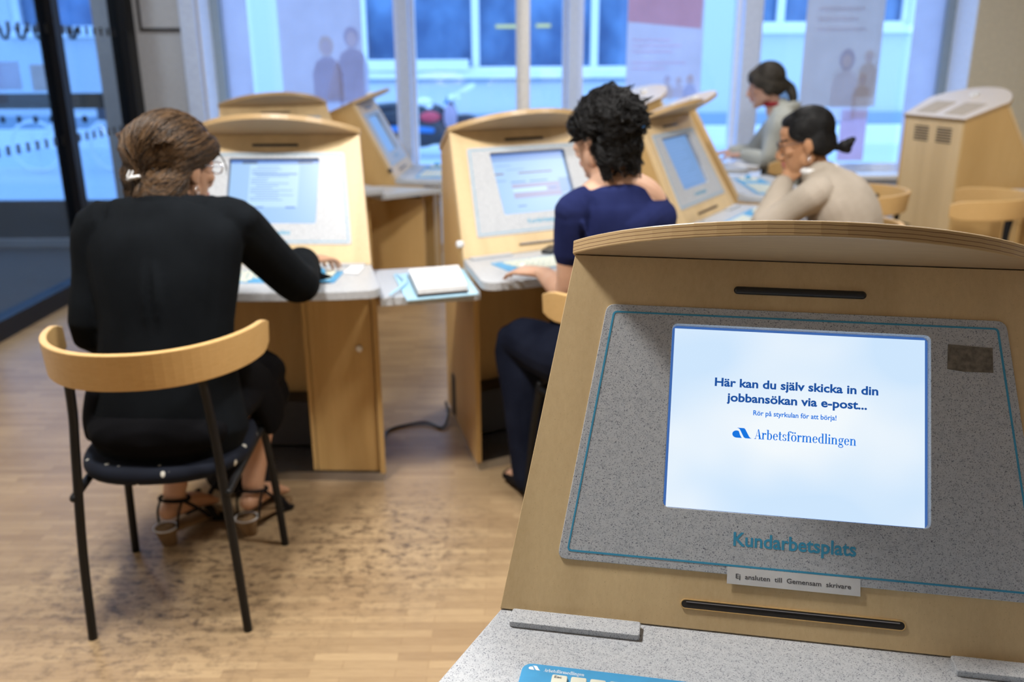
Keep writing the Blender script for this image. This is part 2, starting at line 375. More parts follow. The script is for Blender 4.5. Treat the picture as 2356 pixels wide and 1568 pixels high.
# serif lettering for the logo: heavy stems, hairline serifs, stressed bowls
def serif_word(word, width, height, X=None, mi=0, mb=None):
    Q = []; HT, ST, XH = .05, .15, .66
    def rect(x0, y0, x1, y1): Q.append(([(x0, y0), (x1, y0), (x1, y1), (x0, y1)], [(0, 1, 2, 3)]))
    def par(x0, x1, y0, x2, x3, y1): Q.append(([(x0, y0), (x1, y0), (x3, y1), (x2, y1)], [(0, 1, 2, 3)]))
    def stem(x, y0, y1, sl=True, sr=True, top=None):
        rect(x, y0, x+ST, y1)
        if y0 <= .001: rect(x-(.07 if sl else 0), y0, x+ST+(.07 if sr else 0), y0+HT)
        if top: rect(x-.08, y1-HT, x+ST, y1)
    def arc(cx_, cy_, rx, ry, a0, a1, thick=ST, thin=HT, n=18):
        vs = []
        for i in range(n+1):
            a = R(a0+(a1-a0)*i/n); c, s_ = math.cos(a), math.sin(a)
            vs += [(cx_+rx*c, cy_+ry*s_), (cx_+(rx-thick)*c, cy_+(ry-thin)*s_)]
        Q.append((vs, [(2*i, 2*i+2, 2*i+3, 2*i+1) for i in range(n)]))
    def dot(x, y, r):
        Q.append(([(x+r*math.cos(2*PI*i/12), y+r*math.sin(2*PI*i/12)) for i in range(12)], [tuple(range(12))]))
    pen = 0; out = MB() if mb is None else mb; allp = []
    for ch in word:
        Q.clear(); adv = .6
        if ch == 'A':
            par(.02, .07, 0, .34, .37, 1.0); par(.46, .66, 0, .32, .42, 1.0); rect(.16, .30, .52, .30+HT); rect(-.06, 0, .16, HT); rect(.38, 0, .74, HT); adv = .72
        elif ch == 'r': stem(.08, 0, XH, top=1); arc(.37, .42, .2, .24, 62, 170, .1, HT); dot(.42, .56, .085); adv = .52
        elif ch == 'b': stem(.08, 0, 1.0, sl=False, sr=False, top=1); arc(.33, .33, .27, .34, -120, 120); adv = .66
        elif ch == 'e': arc(.30, .33, .27, .34, 5, 325); rect(.12, .34, .52, .34+HT); adv = .60
        elif ch == 't': rect(.09, .06, .09+ST, .88); rect(.0, XH-HT, .36, XH); arc(.28, .12, .16, .13, 180, 320, .1, HT); adv = .41
        elif ch == 's':
            arc(.24, .49, .2, .18, 40, 230, .13, HT); arc(.24, .17, .21, .18, -140, 55, .13, HT); par(.06, .12, .43, .34, .42, .20); dot(.39, .53, .06); dot(.09, .12, .06); adv = .50
        elif ch == 'f': stem(.10, 0, .82); rect(.0, XH-HT, .38, XH); arc(.31, .80, .21, .21, 50, 180, .14, HT); dot(.42, .92, .08); adv = .42
        elif ch in 'oö':
            arc(.31, .33, .29, .34, 0, 360)
            if ch == 'ö': dot(.19, .86, .085); dot(.43, .86, .085)
            adv = .64
        elif ch in 'mn':
            stem(.08, 0, XH, top=1); arc(.38, .42, .22, .25, 0, 150, ST, HT); rect(.60-ST, 0, .60, .43); rect(.60-ST-.06, 0, .67, HT); adv = .72
            if ch == 'm': arc(.75, .42, .22, .25, 0, 150, ST, HT); rect(.97-ST, 0, .97, .43); rect(.97-ST-.06, 0, 1.04, HT); adv = 1.09
        elif ch == 'd': arc(.31, .33, .28, .34, 60, 300); rect(.42, 0, .42+ST, 1.0); rect(.34, 1-HT, .5, 1); rect(.5, 0, .65, HT); adv = .69
        elif ch == 'l': stem(.08, 0, 1.0, top=1); adv = .34
        elif ch == 'i': stem(.08, 0, XH, top=1); dot(.155, .88, .09); adv = .34
        elif ch == 'g':
            arc(.29, .44, .23, .23, 0, 360, .13, HT); arc(.29, -.13, .27, .17, 0, 360, .09, .07); par(.1, .2, .2, .1, .2, .05); rect(.12, .02, .44, .12); arc(.5, .58, .1, .09, 20, 180, .05, HT); dot(.55, .62, .06); adv = .61
        for vs, fs in Q: allp.append(([(x+pen, y) for x, y in vs], fs))
        pen += adv
    sx = width/pen
    for vs, fs in allp: out.add([(x*sx, y*height, 0) for x, y in vs], fs, mi, X)
    return out
def swoosh(X, wd, ht, mi=0, mb=None):
    """the two-piece emblem: a drop and a slanted band"""
    mb = mb or MB()
    drop = [(.0+.22+.22*math.cos(R(a)), .36+.36*math.sin(R(a))) for a in range(60, 271, 15)]+[(.50, 0), (.46, .10), (.40, .30), (.36, .52)]
    band = [(.24, 1.0), (.60, 1.0), (.66, .90), (.72, .70), (.86, .22), (.92, .08), (1.0, 0), (.68, 0), (.60, .08), (.52, .35), (.42, .72), (.36, .90)]
    for lp in (drop, band): mb.add([(x*wd, y*ht, 0) for x, y in lp], [tuple(range(len(lp)))], mi, X)
    return mb
def rrect(x0, y0, x1, y1, r, n=5):
    out = []
    for cx_, cy_, a in ((x1-r, y1-r, 0), (x0+r, y1-r, 90), (x0+r, y0+r, 180), (x1-r, y0+r, 270)):
        for i in range(n+1): out.append((cx_+r*math.cos(R(a+90*i/n)), cy_+r*math.sin(R(a+90*i/n))))
    return out
def rpoly(pts, r, n=5):
    out = []
    N = len(pts)
    for i in range(N):
        p = V3((*pts[i], 0)); a = (V3((*pts[i-1], 0))-p).normalized(); b = (V3((*pts[(i+1) % N], 0))-p).normalized()
        for j in range(n+1):
            t = j/n; q = p+a*r*(1-t)**2+b*r*t**2; out.append((q.x, q.y))
    return out
def stadium(x0, x1, y, h):
    return rrect(x0, y-h/2, x1, y+h/2, h/2*.999, 6)

# ------------------------------------------------------------------ the room
def wall(name, a, b, m): return struct(MB().box(a, b), name, m)
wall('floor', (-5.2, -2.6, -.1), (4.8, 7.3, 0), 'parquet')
wall('ceiling', (-5.2, -2.6, 2.9), (4.8, 7.3, 3.0), 'ceiling_white')
wall('wall_behind', (-5.2, -2.7, 0), (4.8, -2.6, 2.9), 'wall_grey')
wall('wall_right', (4.6, -2.6, 0), (4.7, 7.3, 2.9), 'wall_beige')
wall('wall_left', (-2.83, -2.6, 0), (-2.71, 3.6, 2.9), 'wall_white')
wall('wall_entrance', (-5.2, 3.4, 0), (-5.1, 7.3, 2.9), 'wall_grey')
wall('wall_lobby', (-5.1, 3.4, 0), (-2.83, 3.5, 2.9), 'wall_grey')
# window wall: grey pier on the left, beige wall on the right, breast wall and lintel
wall('wall_back', (-2.80, 6.75, 0), (-2.22, 7.3, 2.9), 'wall_grey')
wall('wall_porch', (-3.08, 6.98, 0), (-2.80, 7.3, 2.9), 'wall_grey')
wall('wall_corner', (3.31, 6.70, 0), (4.6, 7.3, 2.9), 'wall_beige')
wall('wall_breast', (-2.22, 7.0, 0), (3.31, 7.3, .50), 'frame_hazed')
wall('wall_lintel', (-2.22, 7.0, 2.6), (3.31, 7.3, 2.9), 'wall_white')
# shop window: frame, mullions, sill ledge, panes
win = tag(empty('window_1', (0, 0, 0)), kind='structure')
f = MB()
f.box((-2.345, 6.715, .0), (-2.235, 6.75, 2.75))
f.build('trim_post', 'frame_hazed', win)
f = MB(); f.box((-2.22, 7.0, .5), (-2.15, 7.14, 2.6)); f.build('shaded_jamb', 'facade_dark', win)  # frame strip coloured dark to stand for its shadow
f = MB(); f.box((-2.222, 6.752, .5), (-2.214, 7.0, 2.6)); f.build('reveal', 'frame_white', win)
f = MB(); f.box((-2.15, 7.08, .5), (-1.965, 7.09, 2.6)); f.build('side_frame_backlit', 'poster_paper', win)  # side frame, built as translucent sheet so daylight brightens it
for x, wd in ((-.80, .085), (.475, .085), (1.80, .13)):
    f = MB(); f.box((x-wd/2, 7.0, .5), (x+wd/2, 7.2, 2.6)); f.build('mullion', 'frame_hazed', win, bevel=.006)
    f = MB(); f.box((x-wd/2-.035, 7.1, .5), (x-wd/2, 7.2, 2.6)); f.box((x+wd/2, 7.1, .5), (x+wd/2+.035, 7.2, 2.6)); f.build('mullion_edge', 'frame_white', win)
f = MB(); f.box((3.02, 7.06, .5), (3.24, 7.07, 2.6)); f.build('side_frame_backlit', 'poster_paper', win)  # right side frame, also translucent to look bright
f = MB(); f.box((3.24, 7.02, .5), (3.31, 7.2, 2.6)); f.build('shaded_jamb', 'facade_dark', win)  # shadow on the frame given as a dark colour
f = MB(); f.box((3.302, 6.702, .5), (3.312, 7.02, 2.6)); f.build('reveal', 'frame_white', win)
f = MB(); f.box((-2.22, 6.90, .50), (3.31, 7.24, .535)); f.build('window_sill', 'sill_white', win, bevel=.006)
f = MB(); f.box((-2.14, 7.12, .535), (3.1, 7.2, .60)); f.build('bottom_rail', 'frame_white', win, bevel=.006)
for x0, x1 in ((-1.96, -.845), (-.755, .43), (.52, 1.73), (1.87, 3.02)):
    f = MB(); f.box((x0, 7.15, .6), (x1, 7.158, 2.6)); f.build('pane', 'window_glass', win)
col_ = MB(); col_.cyl((.085, 6.3, 0), (.085, 6.3, 2.9), .048, seg=32)
tag(col_.build('trim_1', 'column_white', smooth=False), kind='structure')

# glazed side wall on the left with black posts
gw = tag(empty('wall_glazed', (-2.75, 5.3, 0)), kind='structure')
gw.location = (0, 0, 0)
def gp(name, a, b, m='black_metal', **k): o = MB().box(a, b).build(name, m, gw, **k); return o
gp('base_rail', (-2.79, 3.6, 0), (-2.69, 6.745, .105))
gp('top_rail', (-2.79, 3.6, 2.7), (-2.69, 6.745, 2.9))
for y in (4.36, 5.62): gp('post', (-2.79, y-.045, .1), (-2.69, y+.045, 2.7))
gp('end_post', (-2.80, 6.60, .0), (-2.68, 6.748, 2.9))
for y0, y1 in ((3.6, 4.315), (4.405, 5.575), (5.665, 6.60)): gp('glass_pane', (-2.744, y0, .1), (-2.736, y1, 2.7), 'door_glass')
for z in (.945, 1.59):
    d = MB(); y = 4.5
    while y < 6.55:
        if not 5.56 < y < 5.68: d.box((-2.735, y, z-.026), (-2.733, y+.035, z+.026))
        y += .105
    o = d.build('safety_marking', 'black_plastic', gw)
# outer entrance door, facing the street, seen through the glazed wall
door = tag(empty('door_1', (0, 0, 0)), kind='structure')
def dp(name, a, b, m='black_metal'): return MB().box(a, b).build(name, m, door)
dp('kick_panel', (-5.1, 6.97, .07), (-3.10, 7.04, .36), 'frame_hazed' if 0 else 'mat_dark')
dp('threshold', (-5.1, 6.9, 0), (-3.08, 7.1, .07), 'stone_strip')
dp('push_bar', (-5.1, 6.95, 1.06), (-3.10, 7.03, 1.17), 'mat_dark')
for x0, x1 in ((-5.1, -3.08),):
    dp('glass_pane', (x0, 7.0, .36), (x1, 7.006, 2.9), 'window_glass')
for z, hh in ((1.60, .055), (.98, .038)):
    d = MB(); x = -5.0
    while x < -3.16:
        if hh > .05:
            d.tube([(x-.03, 6.996, z+.04), (x-.02, 6.996, z-.02), (x+.012, 6.996, z-.035), (x+.035, 6.996, z+.03)], .014, seg=6, sub=2)
        else: d.ell((x, 6.996, z), (.022, .004, .03), seg=10, ring=6)
        x += .125
    d.build('safety_marking', 'black_plastic', door)
tag(MB().box((-4.9, 3.6, .0), (-2.98, 6.88, .012)).build('door_mat', 'mat_dark'), 'dark ribbed mat on the entrance floor behind the glass wall', 'mat')
struct(MB().box((-2.98, 3.5, .0), (-2.80, 6.74, .006)), 'trim_2', 'stone_strip')

# ------------------------------------------------------------------ the computer kiosk (wedge plan, sloping face)
FW, KW, TAU, S_ = .3626, .2752, 1.0704, .4813
ZD, DB, YB, ZB = .74, .164, .4433, 1.0748
YT, ZT = S_*math.cos(TAU), ZD+S_*math.sin(TAU)
hw = lambda y: FW-KW*y
FX = Matrix(((1, 0, 0, 0), (0, math.cos(TAU), -math.sin(TAU), 0), (0, math.sin(TAU), math.cos(TAU), ZD), (0, 0, 0, 1)))   # face plane: (u, s, outwards)
dl = math.hypot(YT-YB, ZT-ZB); ey, ez = (YT-YB)/dl, (ZT-ZB)/dl
LX = Matrix(((1, 0, 0, 0), (0, ey, ez, YT), (0, ez, -ey, ZT), (0, 0, 0, 1)))                                               # lid plane: (u, forwards, up)
def fl(h): return Matrix.Translation((0, 0, h))
pw = lambda s: .3014-.1243*s
fwid = lambda s: FW-.1320*s
SU, SS0, SS1, REC = .1613, .1488, .3896, .012

def make_kiosk():
    k = empty('computer_kiosk')
    T = .019
    for sg in (-1, 1):
        prof = [(-DB, .03), (YB, .03), (YB, ZB), (YT+.004, ZT), (.004, ZD-.003), (-.02, ZD-.032), (-DB, ZD-.032)]
        o_ = [(sg*hw(y), y, z) for y, z in prof]; i_ = [(sg*(hw(y)-T), y, z) for y, z in prof]
        MB().prism(o_, i_).build('side_panel', 'birch_shaded', k)
    MB().prism([(-hw(y)+T*.5, y, 0) for y in (-DB, YB)]+[(hw(y)-T*.5, y, 0) for y in (YB, -DB)], [(-hw(y), y, .03) for y in (-DB+.004, YB)]+[(hw(y), y, .03) for y in (YB, -DB+.004)]).build('base_plate', 'steel', k)
    # back board with louvres
    MB().prism([(-hw(YB)+T, YB-.018, .03), (hw(YB)-T, YB-.018, .03), (hw(YB)-T, YB-.018, ZB-.004), (-hw(YB)+T, YB-.018, ZB-.004)],
               [(-hw(YB)+T, YB, .03), (hw(YB)-T, YB, .03), (hw(YB)-T, YB, ZB-.004), (-hw(YB)+T, YB, ZB-.004)]).build('back_panel', 'birch', k)
    for u0, z0, n, dz in ((.03, .955, 6, .0145), (-.15, .955, 6, .0145), (.085, .37, 6, .02)):
        v = MB()
        for i in range(n): v.box((u0, YB-.002, z0+i*dz), (u0+.118, YB+.0012, z0+i*dz+.0075))
        v.build('vent_grille', 'dark_recess', k)
    # sloping face: veneered board with an opening
    f = MB(); e = .0005
    f.plate([[(-fwid(0)+e, .002), (fwid(0)-e, .002), (fwid(S_)-e, S_-.001), (-fwid(S_)+e, S_-.001)], rrect(-SU-.004, SS0-.004, SU+.004, SS1+.004, .008)], .018, .0008, FX @ fl(-.009))
    f.build('face_panel', 'birch', k)
    g = MB(); g.plate([rpoly([(-pw(.0722), .0722), (pw(.0722), .0722), (pw(.4128), .4128), (-pw(.4128), .4128)], .012), rrect(-SU, SS0, SU, SS1, .007)], .0036, .0008, FX @ fl(.0006))
    g.build('granite_panel', 'granite', k)
    b = MB(); inn = lambda s: pw(s)-.0115
    a0, a1 = .0835, .4022
    b.plate([rpoly([(-inn(a0)-.0012, a0-.0012), (inn(a0)+.0012, a0-.0012), (inn(a1)+.0012, a1+.0012), (-inn(a1)-.0012, a1+.0012)], .006), rpoly([(-inn(a0)+.0012, a0+.0012), (inn(a0)-.0012, a0+.0012), (inn(a1)-.0012, a1-.0012), (-inn(a1)+.0012, a1-.0012)], .004)], .0004, .0001, FX @ fl(.0026))
    b.build('blue_border', 'blue_line', k)
    text_mb('Kundarbetsplats', .147, .0172, .022, X=FX @ Matrix.Translation((-.072, .1084, .0027))).build('lettering', 'blue_line', k)
    # screen recess walls
    r = MB(); a_, b_ = rrect(-SU, SS0, SU, SS1, .007), rrect(-SU+.0, SS0+.0, SU-.0, SS1-.0, .007)
    n = len(a_)
    r.add([(x, y, .0) for x, y in a_]+[(x, y, -REC-.002) for x, y in b_], [(i, (i+1) % n, n+(i+1) % n, n+i) for i in range(n)], 0, FX)
    r.build('screen_surround', 'granite', k)
    for x0, x1, y, h, nm in ((-.0836, .0836, .4392, .0105, 'upper_slot'), (-.1325, .1325, .0315, .0105, 'lower_slot')):
        s = MB(); s.plate([stadium(x0, x1, y, h)], .002, .0006, FX @ fl(.0004)); s2 = s.build(nm, 'black_plastic' if nm[0] == 'u' else 'dark_recess', k)
        if nm[0] == 'l':
            q = MB(); q.plate([stadium(x0-.001, x1+.001, y, h+.002), stadium(x0+.0005, x1-.0005, y, h-.001)], .0026, .0004, FX @ fl(.0004)); q.build('slot_rim', 'birch_shaded', s2)
            q = MB(); q.box((x0+.006, y+.0022, .0012), (x1-.006, y+.0034, .0022), 0, FX); q.build('slot_bar', 'steel', s2)
        else:
            q = MB(); q.loft([((x0+.004, y, .001), .0046, .003), ((x1-.004, y, .001), .0046, .003)], (0, 1, 0), FX, sub=1); q.build('slot_bar', 'black_plastic', s2, True)
    # plywood lid with curved front
    ov, wt, wb = .1652, fwid(S_)+.003, hw(YB)+.003
    Rr = (wt*wt+ov*ov)/(2*ov); arc = []
    for i in range(33):
        u = wt*math.cos(PI*i/32); arc.append((u, math.sqrt(max(0, Rr*Rr-u*u))-(Rr-ov)))
    arc[0] = (wt, 0); arc[-1] = (-wt, 0)
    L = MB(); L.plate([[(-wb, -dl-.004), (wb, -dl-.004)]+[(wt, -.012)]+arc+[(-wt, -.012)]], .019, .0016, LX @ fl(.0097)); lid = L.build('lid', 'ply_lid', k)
    for sg in (-1, 1):
        v = MB(); v.plate([rpoly([(sg*.035, -dl+.035), (sg*.185, -dl+.035), (sg*.195, -.045), (sg*.035, -.045)][::sg], .008)], .003, .0006, LX @ fl(.020)); v.build('lid_vent', 'lid_vent', lid)
    v = MB(); v.cyl((0, .045, .019), (0, .045, .030), .026, LX); v.torus((0, .045, .030), .019, .006, LX); v.cyl((0, .045, .027), (0, .045, .042), .008, LX); v.build('lid_lock', 'knob_white', lid)
    # worktop
    yf = -.317
    out = [(hw(.006), .006), (-hw(.006), .006)]
    corner = rpoly([(hw(.006), .006), (-hw(.006), .006), (-hw(yf)-.012, -.345), (-.33, -.368), (-.16, -.382), (0, -.387), (.16, -.382), (.33, -.368), (hw(yf)+.012, -.345)], .001, 1)
    pts = [(hw(.006), .006), (-hw(.006), .006), (-.4465, -.296), (-.446, -.318), (-.437, -.334), (-.42, -.346), (-.33, -.366), (-.16, -.382), (0, -.387), (.16, -.382), (.33, -.366), (.42, -.346), (.437, -.334), (.446, -.318), (.4465, -.296)]
    wtp = MB(); wtp.plate([pts], .029, .003, fl(ZD-.0145)); wtp.build('worktop', 'granite', k)
    for x0, x1 in ((-.344, -.181), (.181, .344)):
        s = MB(); s.plate([rpoly([(x0, -.033), (x1, -.033), (x1, -.004), (x0, -.004)], .004)], .008, .0012, fl(ZD+.004)); s.build('ledge', 'granite', k)
    # inlaid keyboard plate
    kb = MB(); kb.plate([rrect(-.313, -.262, .293, -.101, .012)], .003, .0006, fl(ZD+.0012)); kbo = kb.build('keyboard_plate', 'blue_plate', k)
    kk = MB(); rows = [(-.1205, 16, -.276), (-.145, 15, -.276), (-.1695, 15, -.272), (-.194, 14, -.266), (-.2185, 13, -.262), (-.243, 9, -.262)]
    for ri, (y, n, x0) in enumerate(rows):
        x = x0
        for i in range(n):
            wd_ = .0178 if not (ri == 5 and i == 4) else .1
            kk.plate([rrect(x, y-.0175, x+wd_, y, .002, 2)], .004, .0008, fl(ZD+.0045)); x += wd_+.0042
    kk.build('keys', 'key_cream', kbo)
    text_mb('Esc', .0085, .0042, .03, X=Matrix.Translation((-.273, -.1265, ZD+.0066))).build('key_lettering', 'key_ink', kbo)
    lg = swoosh(Matrix.Translation((-.3055, -.1125, ZD+.0029)), .0145, .0075)
    serif_word('Arbetsförmedlingen', .047, .0058, Matrix.Translation((-.287, -.1135, ZD+.0029)), mb=lg); lg.build('logo', 'white_ink', kbo)
    tb = MB(); tb.plate([rrect(.185, -.225, .272, -.125, .012)], .008, .0015, fl(ZD+.006)); tb.build('trackball_housing', 'key_cream', kbo)
    tb = MB(); tb.ell((.228, -.172, ZD+.012), (.019, .019, .019)); tb.build('trackball', 'blue_plate', kbo, True)
    # pedestal on the right of the knee space, footwell box on the left
    yd = -DB+.012
    MB().prism([(.165, yd, .034), (hw(yd)-T-.003, yd, .034), (hw(yd)-T-.003, yd, ZD-.034), (.165, yd, ZD-.034)], [(.165, yd+.018, .034), (hw(yd)-T-.003, yd+.018, .034), (hw(yd)-T-.003, yd+.018, ZD-.034), (.165, yd+.018, ZD-.034)]).build('pedestal_door', 'birch_shaded', k)
    pd = k.children[-1]
    MB().cyl((.338, yd-.006, .487), (.338, yd, .487), .011).build('lock', 'steel', [c for c in k.children if c.name.startswith('pedestal_door')][0])
    MB().box((.150, -DB+.012, .034), (.168, .40, ZD-.034)).build('pedestal_side', 'birch_shaded', k)
    MB().prism([(-hw(.16)+T, .16, .2), (.15, .16, .2), (.15, .16, ZD-.034), (-hw(.16)+T, .16, ZD-.034)], [(-hw(.16)+T, .175, .2), (.15, .175, .2), (.15, .175, ZD-.034), (-hw(.16)+T, .175, ZD-.034)]).build('knee_panel', 'birch_shaded', k)
    MB().prism([(-hw(.1)+T, .05, .034), (.148, .05, .034), (.148, .05, .21), (-hw(.1)+T, .05, .21)], [(-hw(.2)+T, .3, .034), (.148, .3, .034), (.148, .3, .21), (-hw(.2)+T, .3, .21)]).build('cable_box', 'dark_box', k, bevel=.006)
    return k
KI = {'N': (.338, .926, -10.83), 'A': (-.846, 3.019, -2.2486), 'B': (.151, 3.252, 28.649), 'C': (.886, 3.937, 59.3), 'C2': (1.169, 4.892, 88), 'C3': (1.03, 5.95, 110),
      'E': (-1.235, 4.9756, 24.8), 'D': (-.658, 5.6087, 87.777), 'R': (2.773, 5.183, 104.936)}
KLAB = {'N': 'large birch computer kiosk nearest the camera, white text slide on its screen',
        'A': 'birch computer kiosk where the woman in the black jacket sits',
        'B': 'birch computer kiosk in front of the woman in the navy top, red bars on screen',
        'C': 'birch computer kiosk in front of the woman in the beige sweater',
        'C2': 'birch kiosk right behind the beige sweater woman\'s kiosk, keyboard desk showing',
        'C3': 'birch kiosk used by the woman in the grey hoodie by the window',
        'E': 'birch kiosk whose curved top peeks out just above the black jacket woman\'s kiosk',
        'D': 'birch kiosk by the window turned sideways, sloping face towards the right',
        'R': 'birch kiosk with its louvred back towards us at the beige wall'}
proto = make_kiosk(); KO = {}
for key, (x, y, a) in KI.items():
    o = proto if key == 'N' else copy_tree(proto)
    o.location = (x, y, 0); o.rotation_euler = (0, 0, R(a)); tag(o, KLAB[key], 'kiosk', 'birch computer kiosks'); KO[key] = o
def KG(k, u, y, z=0):
    x0, y0, a = KI[k]; a = R(a); return V3((x0+u*math.cos(a)-y*math.sin(a), y0+u*math.sin(a)+y*math.cos(a), z))
for kx in ('B', 'D'):
    s = MB(); s.cyl((-hw(.032)+.002, .032, .79), (-hw(.032)-.014, .032, .79), .012); s.ell((-hw(.032)-.014, .032, .79), (.008, .013, .013)); s.build('side_knob', 'knob_white' if kx == 'B' else 'black_plastic', KO[kx], True)
# screens
SX = FX @ fl(-REC)
def screen(k, m, items=()):
    s = MB(); s.box((-SU-.003, SS0-.003, -.004), (SU+.003, SS1+.003, -.001), 0, SX); bz = s.build('screen_bezel', 'screen_edge' if k == 'N' else 'black_plastic', KO[k])
    q = MB(); q.box((-.158, .1495, -.001), (.158, .3862, 0), 0, SX); sc = q.build('screen', m, KO[k])
    for i, (x0, y0, x1, y1, mm) in enumerate(items): MB().box((-.158+x0*.316, .1495+y0*.2367, 0), (-.158+x1*.316, .1495+y1*.2367, .0002+.00001*i), 0, SX).build('screen_row', mm, sc)
    return sc
sc = screen('N', 'screen_white')
tx = lambda x, y: SX @ Matrix.Translation((x, y, .0004))
t = text_mb('Här kan du själv skicka in din', .2045, .0112, .029, X=tx(-.1025, .3115))
text_mb('jobbansökan via e-post...', .175, .0112, .029, X=tx(-.0865, .2922), mb=t)
t.build('screen_text', 'ink_navy', sc)
text_mb('Rör på styrkulan för att börja!', .1035, .0066, .018, X=tx(-.052, .2758)).build('screen_text', 'ink_blue', sc)
t = swoosh(tx(-.0775, .2450), .0245, .0130); serif_word('Arbetsförmedlingen', .1255, .0128, tx(-.0490, .2450), mb=t); t.build('screen_logo', 'ink_blue', sc)
random.seed(3)
rows = [(0, .955, 1, 1, 'screen_head'), (.13, .95, .30, .985, 'screen_dark'), (.76, .95, .93, .985, 'screen_dark'), (.22, .27, .78, .93, 'screen_pale')]
for i in range(15):
    y = .89-i*.037; x0 = .24 if i % 4 else .3; rows.append((x0, y, x0+random.uniform(.18, .48), y+.014, 'screen_row'))
rows += [(.27, .77, .76, .80, 'screen_row'), (.31, .255, .40, .275, 'screen_head'), (.65, .25, .76, .275, 'screen_head')]
screen('A', 'screen_page', rows)
rows = [(0, .94, 1, 1, 'screen_head'), (0, .88, 1, .93, 'screen_row'), (.05, .80, .25, .815, 'screen_row'), (.18, .73, .42, .745, 'screen_row'), (.0, .665, .13, .685, 'screen_red'), (.33, .665, .79, .685, 'screen_red'),
        (.0, .55, .14, .57, 'screen_row'), (.20, .52, .40, .54, 'screen_head'), (.45, .52, .70, .54, 'screen_head'), (.20, .43, .86, .49, 'screen_pink'), (.2, .36, .66, .42, 'screen_pale'), (.66, .36, .86, .42, 'screen_pink'), (.70, .385, .8, .405, 'screen_head'), (.20, .26, .86, .35, 'screen_pink'),
        (.85, .30, 1, .55, 'screen_row'), (.85, .12, 1, .28, 'screen_row'), (.22, .12, .33, .14, 'screen_head')]
screen('B', 'screen_page', rows)
rows = [(.08, .9-.06*i, .08+random.uniform(.4, .8), .915-.06*i, 'screen_row') for i in range(14)]
screen('C', 'screen_dim', rows)
for kx in ('C2', 'C3', 'E', 'D', 'R'): screen(kx, 'screen_dim')
# marks stuck on the nearest kiosk only
s = MB(); s.plate([[(-.078, .0612), (.0805, .0612), (.0805, .0818), (-.078, .0818)]], .0006, .0001, FX @ fl(.0028)); lb = s.build('printed_label', 'label_tape', KO['N'])
text_mb('Ej  ansluten  till  Gemensam  skrivare', .137, .0058, .012, X=FX @ Matrix.Translation((-.0675, .0687, .0033))).build('label_text', 'key_ink', lb)
s = MB(); s.plate([[(.1815, .3795), (.2335, .3772), (.234, .3460), (.2, .3455), (.1805, .3478)]], .0006, .0001, FX @ fl(.0027)); s.build('tape_patch', 'brown_tape', KO['N'])

# wedge shelves between neighbouring kiosks
SH = {}
def shelf(k1, k2, label, y0=-.29, y1=.09, z=.70):
    p = [KG(k1, hw(y0)+.003, y0), KG(k2, -hw(y0)-.003, y0), KG(k2, -hw(y1)-.003, y1), KG(k1, hw(y1)+.003, y1)]
    c = sum(p, V3())/4
    o = empty('side_shelf', (c.x, c.y, 0), 0, label, 'shelf', 'wedge shelves between kiosks')
    s = MB(); s.plate([[(q.x-c.x, q.y-c.y) for q in p]], .028, .002, fl(z-.014)); s.build('shelf_board', 'granite', o)
    for k, sg, e in ((k1, 1, 0), (k2, -1, 0)):
        a = KG(k, sg*(hw(-.15)+.004), -.15)-c; b = KG(k, sg*(hw(.06)+.004), .06)-c; d = (KG(k, sg*(hw(0)+.034), 0)-KG(k, sg*(hw(0)+.004), 0))
        m_ = MB(); m_.prism([(a.x, a.y, z-.06), (b.x, b.y, z-.06), (b.x+d.x, b.y+d.y, z-.06), (a.x+d.x, a.y+d.y, z-.06)], [(a.x, a.y, z-.029), (b.x, b.y, z-.029), (b.x+d.x, b.y+d.y, z-.029), (a.x+d.x, a.y+d.y, z-.029)]); m_.build('bracket', 'black_metal' if sg < 0 else 'birch_shaded', o)
    SH[k1+k2] = o; return o
shelf('A', 'B', 'grey laminate wedge shelf carrying the white paper stack')
shelf('B', 'C', 'grey wedge shelf behind the navy top woman, between her kiosk and the next')
shelf('C', 'C2', 'grey wedge shelf beside the beige sweater woman\'s worktop')
shelf('C2', 'C3', 'grey wedge shelf carrying the white notebook by the hoodie woman')
shelf('E', 'D', 'grey wedge shelf seen in the gap left of the centre kiosk, bare top')
o = empty('side_shelf', (2.8, 4.7, 0), 0, 'grey shelf edge beside the louvred kiosk at the beige wall', 'shelf', 'wedge shelves between kiosks')
s = MB(); s.plate([[(-.24, -.17), (-.16, .02), (.4, .02), (.4, -.3)]], .028, .002, fl(.726)); s.build('shelf_board', 'granite', o)
MB().box((-.20, -.16, 0), (-.18, -.02, .712)).build('support', 'birch_shaded', o)

